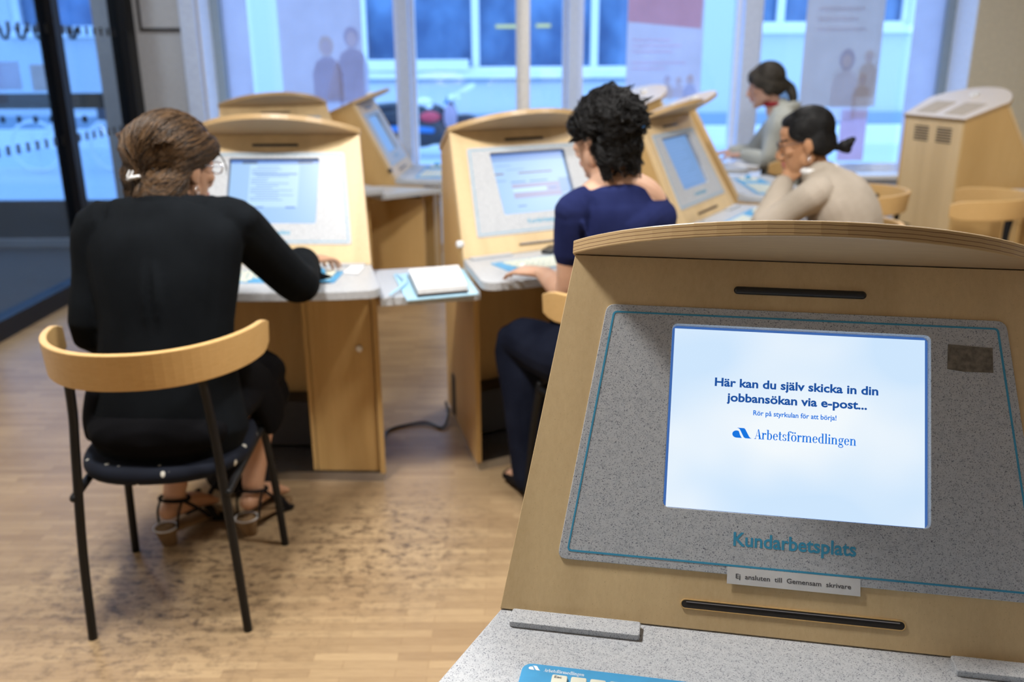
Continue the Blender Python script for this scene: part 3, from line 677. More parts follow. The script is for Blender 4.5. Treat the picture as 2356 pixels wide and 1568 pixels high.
# ------------------------------------------------------------------ chairs
def make_chair():
    c = empty('bentwood_chair')
    for sx in (-1, 1):
        MB().tube([(sx*.196, -.215, .0), (sx*.185, -.215, .25), (sx*.168, -.205, .50), (sx*.158, -.203, .62), (sx*.150, -.217, .735)], .0115).build('leg', 'black_metal', c, True)
        MB().tube([(sx*.223, .215, .0), (sx*.210, .200, .25), (sx*.195, .180, .425)], .0115).build('leg', 'black_metal', c, True)
        MB().tube([(sx*.185, -.213, .40), (sx*.19, -.02, .405), (sx*.198, .185, .41)], .0105).build('side_rail', 'black_metal', c, True)
    MB().tube([(-.197, .18, .41), (0, .185, .412), (.197, .18, .41)], .0105).build('cross_rail', 'black_metal', c, True)
    s = MB(); out = [(.212*math.copysign(abs(math.cos(t))**.8, math.cos(t)), .212*math.copysign(abs(math.sin(t))**.8, math.sin(t))) for t in [2*PI*i/40 for i in range(40)]]
    s.plate([out], .042, .016, fl(.441)); s.build('seat', 'seat_fabric', c, True)
    b = MB(); n = 40; ins, outs = [], []
    for i in range(n+1):
        t = PI+PI*i/n; u = i/n*2-1
        x, y = .266*math.copysign(abs(math.cos(t))**.92, math.cos(t)), .045-.335*abs(math.sin(t))**.92
        r = 1-.016/.28
        z1 = .792-.014*abs(u)**3; z0 = .700-.008*abs(u)**2
        tp = 1 if abs(u) < .93 else 1-.35*(abs(u)-.93)/.07
        zm = (z0+z1)/2; z0, z1 = zm-(zm-z0)*tp, zm+(z1-zm)*tp
        lean = .03
        outs += [(x, y+.0, z0), (x*(1+lean*.4), y-lean*.5*abs(math.sin(t)), z1)]
        ins += [(x*r, .045+(y-.045)*r, z0), (x*r*(1+lean*.4), .045+(y-.045)*r-lean*.5*abs(math.sin(t)), z1)]
    vs = outs+ins; m_ = 2*(n+1); fs = []
    for i in range(n):
        a = 2*i
        fs += [(a, a+2, a+3, a+1), (m_+a, m_+a+1, m_+a+3, m_+a+2), (a+1, a+3, m_+a+3, m_+a+1), (a, m_+a, m_+a+2, a+2)]
    fs += [(0, 1, m_+1, m_), (2*n, m_+2*n, m_+2*n+1, 2*n+1)]
    b.add(vs, fs); b.build('backrest', 'birch_band', c, False, bevel=.003)
    return c
ch0 = make_chair()
CH = [((-.905, 2.185), 4.5, 'curved-back wooden chair the woman in the black jacket sits on'),
      ((.345, 2.60), 28.6, 'black-legged chair the woman in the navy top sits on'),
      ((1.24, 3.53), 62, 'curved-back chair the woman in the beige sweater sits on'),
      ((1.66, 5.95), 92, 'chair under the woman in the grey hoodie'),
      ((1.64, 4.40), 88, 'empty curved-back chair with a white bag, just behind the woman in beige'),
      ((2.17, 4.28), 62, 'empty curved-back chair beside the louvred kiosk at the beige wall')]
for i, ((x, y), a, lab) in enumerate(CH):
    o = ch0 if i == 0 else copy_tree(ch0); o.location = (x, y, 0); o.rotation_euler = (0, 0, R(a)); tag(o, lab, 'chair', 'bentwood chairs')
# ------------------------------------------------------------------ people
def frame(o, fwd, up=(0, 0, 1)):
    """right / forward / up frame at o"""
    f = V3(fwd).normalized(); u = V3(up); r = f.cross(u).normalized(); u = r.cross(f)
    return Matrix(((r.x, f.x, u.x, o[0]), (r.y, f.y, u.y, o[1]), (r.z, f.z, u.z, o[2]), (0, 0, 0, 1)))
def headframe(o, yaw, pitch, rollv=0):
    """yaw: compass angle of the gaze from +y towards -x; pitch: downwards"""
    return Matrix.Translation(o) @ Matrix.Rotation(yaw, 4, 'Z') @ Matrix.Rotation(-pitch, 4, 'X') @ Matrix.Rotation(rollv, 4, 'Y')
def head(mb, H, s=1.0):
    X = H @ Matrix.Scale(s, 4)
    mb.ell((0, -.014, .038), (.074, .094, .086), X)
    mb.loft([((0, .064, -.116), .017, .014), ((0, .057, -.106), .033, .028), ((0, .046, -.088), .045, .042), ((0, .036, -.062), .0545, .052), ((0, .028, -.032), .062, .061), ((0, .018, .0), .067, .073), ((0, .010, .034), .070, .083)], (1, 0, 0), X, sub=3)
    for sg in (-1, 1):
        mb.ell((sg*.048, .004, -.060), (.014, .032, .032), X); mb.ell((sg*.040, .060, -.026), (.022, .022, .019), X)
        mb.ell((sg*.074, -.010, -.010), (.008, .019, .031), X @ Matrix.Rotation(sg*.0, 4, 'Z')); mb.ell((sg*.073, -.004, -.036), (.006, .010, .010), X)
        mb.ell((sg*.031, .074, .001), (.0135, .0135, .0115), X)
        mb.ell((sg*.009, .096, -.050), (.009, .010, .007), X)
    mb.loft([((0, .086, .012), .009, .010), ((0, .097, -.018), .009, .011), ((0, .108, -.041), .0125, .011), ((0, .098, -.053), .012, .008)], (1, 0, 0), X, sub=3)
    mb.ell((0, .082, .020), (.046, .012, .009), X); mb.ell((0, .074, -.112), (.017, .012, .011), X)
    mb.ell((0, .090, -.071), (.022, .010, .0062), X); mb.ell((0, .088, -.0815), (.020, .010, .0072), X)
def facemat(H, s=1.0):
    inv = (H @ Matrix.Scale(s, 4)).inverted()
    def f(c):
        p = inv @ c
        if p.y > .045 and abs(p.z) < .14:
            if abs(p.x) < .022 and p.y > .086 and -.088 < p.z < -.064: return 1
            if .013 < abs(p.x) < .052 and .017 < p.z+abs(abs(p.x)-.033)*.18 < .0255: return 2
            if (V3((abs(p.x)-.031, 0, p.z-.001))).length < .0085 and p.y > .078: return 3
        return 0
    return f
def hand(mb, wrist, fingers, back, thumb, curl=.35, s=1.0):
    """palm and five fingers; fingers = pointing direction, back = outwards from the back of the hand, thumb = thumb side"""
    y = V3(fingers).normalized(); z = V3(back); z = (z-y*z.dot(y)).normalized(); x = y.cross(z)
    if x.dot(V3(thumb)) < 0: x = -x
    X = Matrix(((x.x, y.x, z.x, wrist[0]), (x.y, y.y, z.y, wrist[1]), (x.z, y.z, z.z, wrist[2]), (0, 0, 0, 1))) @ Matrix.Scale(s, 4)
    mb.loft([((0, -.02, 0), .025, .019), ((0, .01, 0), .027, .017), ((.001, .045, .001), .036, .0145), ((.001, .084, 0), .039, .012)], (1, 0, 0), X, sub=3, seg=14)
    for fx, ln, sp, rr in ((.0315, .068, .10, .0082), (.0105, .078, .02, .0085), (-.0105, .073, -.05, .0081), (-.0305, .058, -.13, .0072)):
        p = V3((fx, .082, .0)); secs = [(p-V3((0, .02, 0)), rr, rr)]; a = curl*.55; d = V3((math.sin(sp), 1, 0)).normalized()
        secs.append((p, rr*1.05, rr))
        for q, part in enumerate((.42, .32, .26)):
            dd = V3((d.x, d.y*math.cos(a), -math.sin(a))).normalized(); p = p+dd*ln*part; secs.append((p, rr*(1-.11*(q+1)), rr*(1-.11*(q+1)))); a += curl
        mb.loft(secs, (1, 0, 0), X, sub=2, seg=10)
    mb.loft([((.012, .010, -.006), .013, .012), ((.032, .034, -.012), .0125, .0115), ((.046, .058, -.018), .010, .0095), ((.052, .080, -.024), .0082, .0078)], (0, 0, 1), X, sub=2, seg=10)
def body(mb, J, s=1.0):
    """J: joints. one continuous figure from the neck down"""
    r = V3(J['right'])
    mb.loft([(J['pelvis']-V3((0, 0, .07)), .15, .10), (J['pelvis'], .170, .115), (J['waist'], .128, .092), (J['chest'], .150, .105), (J['sh'], .135, .075), (J['neck'], .058, .055)], r, sub=4, seg=22)
    mb.loft([(J['neck']-V3((0, 0, .03)), .060, .056), (J['neck']+(J['nape']-J['neck'])*.5, .051, .052), (J['nape'], .050, .053)], r, sub=3)
    for sd in 'LR':
        a = J['arm'+sd]
        mb.loft([(J['sh']+(a[0]-J['sh'])*.45, .060, .050), (a[0], .052, .050), ((a[0]*.6+a[1]*.4), .046, .044), (a[1], .037, .037), (a[1]*.65+a[2]*.35, .040, .038), (a[2], .026, .021)], r, sub=4)
        l = J['leg'+sd]
        mb.loft([(l[0], .095, .09), (l[0]*.5+l[1]*.5, .080, .078), (l[1], .056, .056), (l[1]*.62+l[2]*.38, .055, .054), (l[1]*.3+l[2]*.7, .043, .042), (l[2], .033, .035)], r, sub=4)
        fd = l[3]-l[2]; fd.z = min(fd.z, -.03)
        hl = l[2]-V3((fd.x, fd.y, 0)).normalized()*.035-V3((0, 0, .045))
        mb.loft([(l[2], .033, .034), (l[2]-V3((0, 0, .03)), .032, .034), (hl, .027, .026)], r, sub=2)
        mb.loft([(hl, .027, .026), (l[2]+fd*.45-V3((0, 0, .012)), .036, .028), (l[3], .040, .015)], r, sub=3)
def clothes(mb, J, torso, sleeve=None, ends=(1.0, 1.0)):
    r = V3(J['right'])
    mb.loft(torso, r, sub=4, seg=26)
    for sd, e in zip('LR', ends):
        a = J['arm'+sd]; sl = sleeve
        full = [(J['sh']+(a[0]-J['sh'])*.5, sl[0]*1.1, sl[0]), (a[0], sl[0], sl[0]), (a[0]*.55+a[1]*.45, sl[1], sl[1]), (a[1], sl[2], sl[2])]
        if e >= 1: full += [(a[1]*.5+a[2]*.5, sl[3], sl[3]), (a[1]*(1-e+.92)+a[2]*(e-.92) if e < 1.9 else a[2], sl[4], sl[4])] if False else [(a[1]*.5+a[2]*.5, sl[3], sl[3]), (a[1]*.08+a[2]*.92, sl[4], sl[4])]
        else: full = full[:2]+[(a[0]*(1-e)+a[1]*e, sl[1], sl[1])]
        mb.loft(full, r, sub=4, seg=18)
def wisps(mb, H, n, r0, r1, base, r=.0016, curl=.02, seed=1, lenr=(.02, .06), zmin=-.06):
    rnd = random.Random(seed)
    c, rad = base
    for i in range(n):
        a = rnd.uniform(0, 2*PI); z = rnd.uniform(zmin, 1); q = math.sqrt(max(0, 1-z*z))
        d = V3((q*math.cos(a), q*math.sin(a)-.35, z)).normalized()
        p = V3((c[0]+rad[0]*d.x, c[1]+rad[1]*d.y, c[2]+rad[2]*d.z)); L = rnd.uniform(*lenr)
        t = V3((rnd.uniform(-1, 1), rnd.uniform(-1, .3), rnd.uniform(-1, .4))).normalized(); t = (t-d*t.dot(d)*.6).normalized()
        pts = [p-d*.006, p+t*L*.4+d*curl*.4, p+t*L*.8+d*curl*rnd.uniform(-.3, .9), p+t*L+d*curl*rnd.uniform(-.8, .6)]
        mb.loft([(H @ pts[0], r*1.6, r*1.6), (H @ pts[1], r*1.4, r*1.4), (H @ pts[2], r, r), (H @ pts[3], r*.4, r*.4)], (.3, .2, .9), sub=3, seg=6)
def strands(mb, H, paths, r=.0035, n=8, seed=2, spread=.008):
    """locks of hair running along guide paths (head space)"""
    rnd = random.Random(seed)
    for pts in paths:
        for i in range(n):
            o = V3((rnd.gauss(0, spread), rnd.gauss(0, spread), rnd.gauss(0, spread*.6)))
            q = [V3(p)+o*(1 if 0 < j < len(pts)-1 else .5) for j, p in enumerate(pts)]
            rr = r*rnd.uniform(.7, 1.3); m_ = len(q)
            mb.loft([(H @ p, rr*(.6 if j in (0, m_-1) else 1), rr*(.6 if j in (0, m_-1) else 1)) for j, p in enumerate(q)], (.3, .2, .9), sub=4, seg=7)
def lay_hair(blob, H, m, n, pick, target, seed=1, r=.0008, jit=.12, lift=(.0005, .004), span=(.0, 1.0), wave=.0, steps=9, name='strands'):
    """fine strands combed over the hair form from the roots (pick) towards where it is gathered (target), in head space"""
    from mathutils.bvhtree import BVHTree
    inv = H.inverted(); me = blob.data
    bvh = BVHTree.FromPolygons([inv @ v.co for v in me.vertices], [tuple(p.vertices) for p in me.polygons])
    rnd = random.Random(seed); mb = MB(); c0 = Q((0, -.02, .02))
    for i in range(n):
        d0 = pick(rnd).normalized(); d1 = (target(rnd, d0)).normalized()
        a, b_ = span; a = rnd.uniform(a, a+.25*(b_-a)); b_ = rnd.uniform(b_-.35*(b_-a), b_)
        ph, w_, lf, rr = rnd.uniform(0, 6.28), wave*rnd.uniform(.4, 1.2), rnd.uniform(*lift), r*rnd.uniform(.7, 1.4)
        ax = d0.cross(d1); ax = ax.normalized() if ax.length > 1e-3 else Q((1, 0, 0)); ang = d0.angle(d1); pts = []
        for k_ in range(steps):
            t = a+(b_-a)*k_/(steps-1); d = Matrix.Rotation(ang*t, 3, ax) @ d0
            sd = d.cross(ax); d = (d+ax*(w_*math.sin(ph+t*9))+ax*rnd.gauss(0, jit*.04)).normalized()
            hit = bvh.ray_cast(c0+d*.5, -d, .55)
            if hit[0] is None or (hit[0]-c0).length < .05: break
            pts.append(hit[0]+d*(lf*math.sin(PI*(k_+.5)/steps)+.0003))
        if len(pts) > 3: mb.loft([(H @ p, rr*(1 if j < len(pts)-1 else .3), rr*(1 if j < len(pts)-1 else .3)) for j, p in enumerate(pts)], (.3, .2, .9), sub=1, seg=4, round_ends=False)
    return mb.build(name, m, blob, True)
def strand_mat(name, c1, c2):
    k = NT(name); g = k.n('ShaderNodeNewGeometry'); k.base(k.ramp(g.outputs['Random Per Island'], [(.2, c1), (.95, c2)]), .42, 0, .28); M[name] = k.m
strand_mat('strand_brown', (.012, .0065, .0035), (.125, .068, .030)); strand_mat('strand_black', (.003, .003, .0035), (.014, .013, .0135)); strand_mat('strand_sleek', (.0025, .0025, .003), (.010, .0095, .0095)); strand_mat('strand_ash', (.016, .013, .010), (.085, .073, .058))
Q = V3
def glasses(H, m, parent, s=1.0):
    g = MB()
    for sg in (-1, 1):
        pts = [(sg*.032+.022*math.cos(2*PI*i/16), .104-.004*abs(math.cos(2*PI*i/16)), -.002+.0155*math.sin(2*PI*i/16)) for i in range(17)]
        g.tube(pts, .0021, H, seg=6, sub=1)
        g.tube([(sg*.054, .100, .004), (sg*.072, .06, .004), (sg*.077, .0, .006), (sg*.077, -.012, -.004)], .0017, H, seg=6, sub=3)
    g.tube([(-.010, .106, .002), (0, .109, .005), (.010, .106, .002)], .0016, H, seg=6, sub=2)
    return g.build('glasses', m, parent, True)
Q = V3
# ---- woman in the black jacket, seen from behind
PA = empty('person', (-.90, 2.2, 0), 0, 'woman in a black jacket with pinned-up brown hair, seated, seen from behind', 'person')
PA.location = (0, 0, 0)
J = dict(right=(1, -.05, 0), pelvis=Q((-.90, 2.20, .55)), waist=Q((-.885, 2.19, .77)), chest=Q((-.89, 2.24, .94)), sh=Q((-.895, 2.285, 1.02)), neck=Q((-.898, 2.30, 1.075)), nape=Q((-.895, 2.355, 1.145)),
         armL=[Q((-1.055, 2.27, 1.005)), Q((-1.085, 2.22, .745)), Q((-.99, 2.46, .70))], armR=[Q((-.725, 2.31, 1.01)), Q((-.630, 2.55, .790)), Q((-.672, 2.80, .795))],
         legL=[Q((-.99, 2.2, .525)), Q((-1.00, 2.63, .49)), Q((-1.040, 2.465, .150)), Q((-.985, 2.60, .055))], legR=[Q((-.81, 2.2, .525)), Q((-.79, 2.66, .49)), Q((-.815, 2.525, .150)), Q((-.775, 2.67, .055))])
HA = headframe((-.885, 2.395, 1.154), R(-29), R(8), R(3)) @ Matrix.Scale(1.04, 4)
b = MB(); body(b, J); head(b, HA)
hand(b, J['armR'][2], (.50, .78, -.02), (-.05, .0, 1), (-.8, .5, 0), .45, 1.06); hand(b, J['armL'][2], (.3, .9, -.1), (-.7, .1, .7), (.3, 0, 1), .5)
b.sculpt('body', ['skin_tan', 'lips', 'brow', 'eye'], PA, .0042, 4, facemat(HA))
c = MB(); r = V3(J['right'])
clothes(c, J, [(Q((-.895, 2.145, .50)), .208, .135), (Q((-.895, 2.165, .60)), .192, .135), (Q((-.885, 2.185, .75)), .170, .115), (Q((-.887, 2.225, .88)), .190, .125), (Q((-.893, 2.255, .97)), .204, .115), (Q((-.897, 2.275, 1.022)), .178, .085), (Q((-.897, 2.300, 1.048)), .088, .060), (Q((-.893, 2.315, 1.060)), .068, .056)], (.068, .064, .060, .058, .058))
c.loft([(Q((-1.062, 2.27, .998)), .058, .050), (Q((-1.0, 2.275, 1.025)), .06, .056), (Q((-.9, 2.285, 1.030)), .06, .064), (Q((-.79, 2.30, 1.027)), .06, .056), (Q((-.70, 2.31, 1.018)), .058, .048)], (0, 1, 0), sub=4)
c.loft([(Q((-.65, 2.68, .790)), .054, .048), (Q((-.664, 2.755, .790)), .064, .047)], (1, .2, -.35), sub=3)          # turned-back cuff
c.loft([(Q((-.625, 2.725, .768)), .028, .016), (Q((-.572, 2.745, .762)), .006, .006)], (0, 1, 0), sub=3)
c.loft([(Q((-.98, 2.32, 1.045)), .020, .012), (Q((-.95, 2.258, 1.064)), .026, .012), (Q((-.897, 2.238, 1.070)), .028, .012), (Q((-.842, 2.262, 1.064)), .026, .012), (Q((-.81, 2.33, 1.045)), .020, .012)], (0, 0, 1), sub=3)  # collar
for dx in (-.013, .013): c.loft([(Q((-.880+dx*.3, 2.142, .985)), .005, .005), (Q((-.879+dx, 2.113, .93)), .009, .008), (Q((-.877+dx*1.3, 2.092, .86)), .009, .008), (Q((-.877+dx, 2.078, .77)), .005, .005)], (1, 0, 0), sub=4, seg=8)   # back pleat
for z, a in ((.70, .02), (.665, -.02)): c.loft([(Q((-1.03, 2.12, z+a)), .006, .006), (Q((-.89, 2.062, z)), .008, .008), (Q((-.75, 2.12, z-a)), .006, .006)], (0, 0, 1), sub=5, seg=8)
c.sculpt('jacket', 'jacket_black', PA, .005, 5)
c = MB(); c.loft([(Q((-.895, 2.06, .525)), .175, .070), (Q((-.895, 2.2, .535)), .200, .090), (Q((-.895, 2.45, .525)), .205, .085), (Q((-.895, 2.64, .49)), .185, .085), (Q((-.895, 2.69, .44)), .165, .06)], (1, 0, 0), sub=4, seg=22)
c.loft([(Q((-.735, 2.24, .64)), .045, .03), (Q((-.722, 2.34, .56)), .070, .032), (Q((-.712, 2.43, .46)), .090, .034), (Q((-.705, 2.45, .41)), .09, .028)], (0, 1, 0), sub=4)
c.loft([(Q((-1.045, 2.10, .62)), .03, .03), (Q((-1.065, 2.12, .56)), .05, .03), (Q((-1.075, 2.14, .52)), .06, .025)], (0, 1, 0), sub=4)
c.loft([(Q((-1.02, 2.10, .55)), .03, .06), (Q((-1.045, 2.14, .53)), .02, .05)], (1, 0, 0), sub=4)
for x_ in (-.805, -.985): c.loft([(Q((x_, 2.38, .50)), .085, .10), (Q((x_, 2.55, .47)), .095, .12), (Q((x_, 2.66, .44)), .085, .10)], (1, 0, 0), sub=4); c.loft([(Q((x_+.012, 2.46, .445)), .085, .07), (Q((x_+.012, 2.58, .41)), .088, .075), (Q((x_+.012, 2.68, .40)), .078, .07)], (1, 0, 0), sub=4)
c.sculpt('skirt', 'skirt_black', PA, .006, 6)
h = MB(); h.ell((0, -.020, .046), (.094, .102, .086), HA); h.ell((-.012, -.072, .032), (.084, .058, .074), HA); h.ell((-.022, -.070, -.035), (.078, .050, .055), HA); h.ell((-.022, -.062, -.078), (.076, .050, .060), HA); h.ell((-.020, -.066, -.118), (.062, .044, .042), HA); h.ell((-.030, -.060, -.150), (.046, .036, .034), HA); h.ell((.006, -.058, -.10), (.064, .044, .062), HA); h.ell((.0, -.056, -.145), (.056, .040, .045), HA); h.ell((-.902, 2.292, 1.088), (.064, .056, .040)); h.ell((-.898, 2.315, 1.118), (.064, .060, .042)); h.ell((0, -.050, -.05), (.070, .05, .06), HA); h.ell((-.028, -.060, -.125), (.042, .036, .036), HA)
for sg in (-1, 1): h.ell((sg*.070, .022, .050), (.020, .05, .036), HA); h.ell((sg*.064, -.045, .004), (.020, .030, .045), HA)
wisps(h, HA, 24, 0, 0, ((0, -.03, .03), (.098, .115, .09)), .0018, .012, 3, (.02, .05))
h.loft([(HA @ Q((.082, .055, .045)), .003, .003), (HA @ Q((.092, .075, .01)), .003, .003), (HA @ Q((.090, .078, -.02)), .001, .001)], (1, 0, 0), sub=3, seg=6)
ho = h.sculpt('hair', 'hair_brown', PA, .0034, 4)
def rootA(r_):
    a = r_.uniform(-1.9, 1.9); return Q((math.sin(a), math.cos(a)*.9, r_.uniform(-.35, 1.3)))
lay_hair(ho, HA, 'strand_brown', 2600, rootA, lambda r_, d: Q((.02+r_.gauss(0, .10)+.14*d.x, -1, -.45+r_.gauss(0, .16))), 11, .0011, .2, (.0005, .006), (.02, 1), .06)
lay_hair(ho, HA, 'strand_brown', 500, lambda r_: Q((r_.gauss(-.18, .35), -1, r_.gauss(-.35, .2))), lambda r_, d: Q((-.25+r_.gauss(0, .22), -.75, -1.25)), 12, .0011, .2, (.0005, .005), (0, 1), .08)
cl = MB(); cl.loft([((-.022, -.126, -.044), .004, .007), ((-.002, -.134, -.038), .005, .007), ((.018, -.131, -.032), .004, .006)], (0, 0, 1), HA, sub=3)
for i in range(2): cl.loft([((-.018+i*.012, -.134, -.036), .003, .003), ((-.016+i*.012, -.130, -.022), .002, .002)], (1, 0, 0), HA, sub=2, seg=6)
cl.build('hair_clip', 'label_tape', PA, True)
glasses(HA, 'chrome', PA)
e = MB(); e.torus(HA @ Q((.077, -.003, -.058)), .011, .0018, axis='x'); e.build('earring', 'chrome', PA, True)
for l in (J['legL'], J['legR']):
    fd = (l[3]-l[2]); fd.z = 0; fd.normalize(); sd = V3((fd.y, -fd.x, 0)); s = MB(); hl = Q((l[2].x, l[2].y, 0))-fd*.035
    X = Matrix(((sd.x, fd.x, 0, hl.x), (sd.y, fd.y, 0, hl.y), (0, 0, 1, 0), (0, 0, 0, 1)))
    s.loft([((0, -.008, .002), .024, .020), ((0, -.014, .03), .028, .026), ((0, -.018, .058), .033, .032)], (1, 0, 0), X, sub=2, round_ends=False)
    s.loft([((0, 0, .05), .030, .014), ((0, .09, .03), .034, .012), ((0, .18, .014), .040, .012), ((0, .215, .012), .028, .010)], (1, 0, 0), X, sub=3)
    sh = s.build('sandal', 'cork', PA, True)
    t = MB(); rim = [(.0345*math.cos(2*PI*i/24), -.018+.034*math.sin(2*PI*i/24), .062) for i in range(25)]; t.tube(rim, .0026, X, seg=6, sub=1); t.build('sandal_rim', 'label_tape', sh, True)
    t = MB(); ring = [(.041*math.cos(2*PI*i/24), .034+.045*math.sin(2*PI*i/24), .135-.012*math.sin(2*PI*i/24)) for i in range(25)]; t.tube(ring, .0055, X, seg=8, sub=1)
    for sg in (-1, 1): t.tube([(sg*.036, -.005, .06), (sg*.040, .0, .10), (sg*.040, .02, .136)], .004, X, seg=6); t.tube([(sg*.04, .03, .135), (sg*.045, .09, .075), (sg*.042, .13, .03)], .005, X, seg=6)
    t.tube([(-.045, .15, .022), (0, .155, .055), (.045, .15, .022)], .009, X, seg=8); t.build('ankle_strap', 'leather_black', sh, True)

# ---- woman in the navy top
PB = empty('person', (0, 0, 0), 0, 'woman in a navy short-sleeved top with loosely pinned black hair, seen from behind', 'person')
fB, rB = V3((-.479, .878, 0)), V3((.878, .479, 0))
J = dict(right=rB, pelvis=Q((.345, 2.585, .55)), waist=Q((.335, 2.60, .77)), chest=Q((.315, 2.60, .935)), sh=Q((.300, 2.595, 1.015)), neck=Q((.290, 2.595, 1.065)), nape=Q((.272, 2.62, 1.155)),
         armL=[Q((.180, 2.525, 1.0)), Q((.165, 2.545, .755)), Q((.095, 2.685, .785))], armR=[Q((.418, 2.65, .995)), Q((.50, 2.72, .79)), Q((.33, 2.93, .785))],
         legL=[Q((.26, 2.55, .525)), Q((.015, 2.83, .515)), Q((.06, 2.73, .10)), Q((.0, 2.84, .03))], legR=[Q((.43, 2.63, .525)), Q((.20, 3.02, .515)), Q((.22, 2.92, .10)), Q((.15, 3.03, .03))])
HB = headframe((.262, 2.62, 1.207), R(42), R(12)) @ Matrix.Scale(.95, 4)
b = MB(); body(b, J); head(b, HB)
b.loft([(Q((.185, 2.535, 1.006)), .044, .040), (Q((.24, 2.565, 1.040)), .050, .046), (Q((.29, 2.59, 1.062)), .055, .055), (Q((.345, 2.615, 1.056)), .052, .050), (Q((.395, 2.632, 1.032)), .050, .048), (Q((.425, 2.645, 1.0)), .044, .042)], fB, sub=4)
b.loft([(Q((.305, 2.60, .985)), .10, .06), (Q((.295, 2.60, 1.045)), .07, .05)], rB, sub=3)
hand(b, J['armL'][2], (-.72, .66, -.06), (-.1, -.05, 1), (.7, .6, 0), .30); hand(b, J['armR'][2], (-.6, .7, -.1), (0, 0, 1), (-.7, -.5, 0), .4)
b.sculpt('body', ['skin_pink', 'lips', 'brow', 'eye'], PB, .0042, 4, facemat(HB))
c = MB()
clothes(c, J, [(Q((.35, 2.59, .54)), .172, .125), (Q((.338, 2.60, .72)), .140, .105), (Q((.320, 2.602, .86)), .152, .112), (Q((.307, 2.597, .94)), .158, .108), (Q((.303, 2.594, .985)), .152, .100), (Q((.302, 2.596, 1.008)), .140, .088)], (.054, .052, .05, .05, .05), (.50, .42))
c.loft([(Q((.170, 2.52, 1.002)), .050, .050), (Q((.205, 2.545, 1.024)), .046, .046), (Q((.232, 2.562, 1.035)), .036, .040)], fB, sub=3)
c.loft([(Q((.33, 2.545, .955)), .055, .06), (Q((.39, 2.58, .965)), .055, .058), (Q((.445, 2.625, .965)), .048, .055)], rB, sub=3)
c.loft([(Q((.432, 2.655, .985)), .050, .046), (Q((.385, 2.635, .975)), .060, .056), (Q((.33, 2.61, .965)), .07, .07)], fB, sub=3)
for i in range(5): c.loft([(Q((.20+.05*i, 2.47+.028*i, .98-.012*i)), .005, .005), (Q((.225+.05*i, 2.475+.028*i, .90)), .006, .006), (Q((.235+.045*i, 2.485+.028*i, .80)), .004, .004)], rB, sub=4, seg=8)
c.sculpt('top', 'tee_navy', PB, .005, 5)
c = MB()
for l in (J['legL'], J['legR']): c.loft([(l[0], .108, .10), (l[0]*.5+l[1]*.5, .095, .09), (l[1], .072, .072), (l[1]*.55+l[2]*.45, .068, .066), (l[2]-V3((0, 0, .03)), .062, .06)], rB, sub=4)
c.loft([(J['pelvis']-V3((0, 0, .06)), .16, .11), (J['pelvis'], .183, .13), (J['pelvis']+V3((0, 0, .10)), .165, .118)], rB, sub=4)
c.sculpt('jeans', 'denim', PB, .006, 5)
c = MB()
for l in (J['legL'], J['legR']): c.loft([(l[2]-fB*.05-V3((0, 0, .065)), .036, .032), (l[2]*.5+l[3]*.5-V3((0, 0, .03)), .042, .036), (l[3]-V3((0, 0, .003)), .042, .022)], rB, sub=3)
c.build('shoes', 'leather_black', PB, True)
h = MB(); h.ell((0, -.024, .040), (.073, .098, .082), HB); h.ell((0, -.074, .01), (.070, .050, .075), HB); h.ell((.008, -.078, -.045), (.060, .044, .042), HB)
for sg in (-1, 1): h.ell((sg*.070, .01, .036), (.022, .058, .038), HB)
rnd = random.Random(9)
for i in range(260):
    a = rnd.uniform(0, 2*PI); z = rnd.uniform(-.75, 1); q = math.sqrt(1-z*z); d = Q((q*math.cos(a), q*math.sin(a), z))
    p = Q((.080*d.x, -.030+.102*d.y, .038+.085*d.z))
    if p.y > .05 or (p.y > .0 and p.z < .01): continue
    t = d.cross(Q((rnd.uniform(-1, 1), rnd.uniform(-1, 1), rnd.uniform(-1, 1)))).normalized(); L = rnd.uniform(.012, .026); rr = rnd.uniform(.0030, .0052)
    h.loft([(HB @ (p-t*L-d*.005), rr, rr), (HB @ (p+d*rnd.uniform(.003, .010)), rr*1.1, rr*1.1), (HB @ (p+t*L-d*.004), rr*.8, rr*.8)], (.3, .2, .9), sub=3, seg=7)
for i in range(34):
    x = rnd.gauss(.005, .040); z0 = rnd.uniform(-.075, -.01); y = -.098+abs(x)*.55
    h.loft([(HB @ Q((x, y, z0)), .005, .005), (HB @ Q((x+rnd.uniform(-.015, .015), y-.010, z0-.03)), .0048, .0048), (HB @ Q((x+rnd.uniform(-.025, .025), y-.002, z0-.055)), .004, .004), (HB @ Q((x+rnd.uniform(-.035, .035), y+rnd.uniform(-.012, .02), z0-rnd.uniform(.055, .085))), .0016, .0016)], (1, 0, 0), sub=4, seg=7)
for i in range(9):
    h.loft([(HB @ Q((-.060, -.01-.006*i, -.02)), .005, .005), (HB @ Q((-.066, -.025-.005*i, -.07)), .005, .0045), (HB @ Q((-.058, -.03-.005*i, -.115)), .0035, .0035), (HB @ Q((-.050+rnd.uniform(-.01, .01), -.03-.005*i, -.155)), .0016, .0016)], (1, 0, 0), sub=4, seg=7)
wisps(h, HB, 90, 0, 0, ((0, -.035, .036), (.090, .110, .090)), .0019, .016, 5, (.025, .06), -.7)
h.loft([(HB @ Q((-.066, .03, .0)), .010, .006), (HB @ Q((-.090, .035, -.005)), .007, .005), (HB @ Q((-.108, .04, -.012)), .002, .002)], (0, 0, 1), sub=3, seg=8)
ho = h.sculpt('hair', 'hair_black', PB, .0030, 3)
def rootB(r_): return Q((r_.gauss(0, .8), r_.gauss(-.2, .7), r_.uniform(-.5, 1.2)))
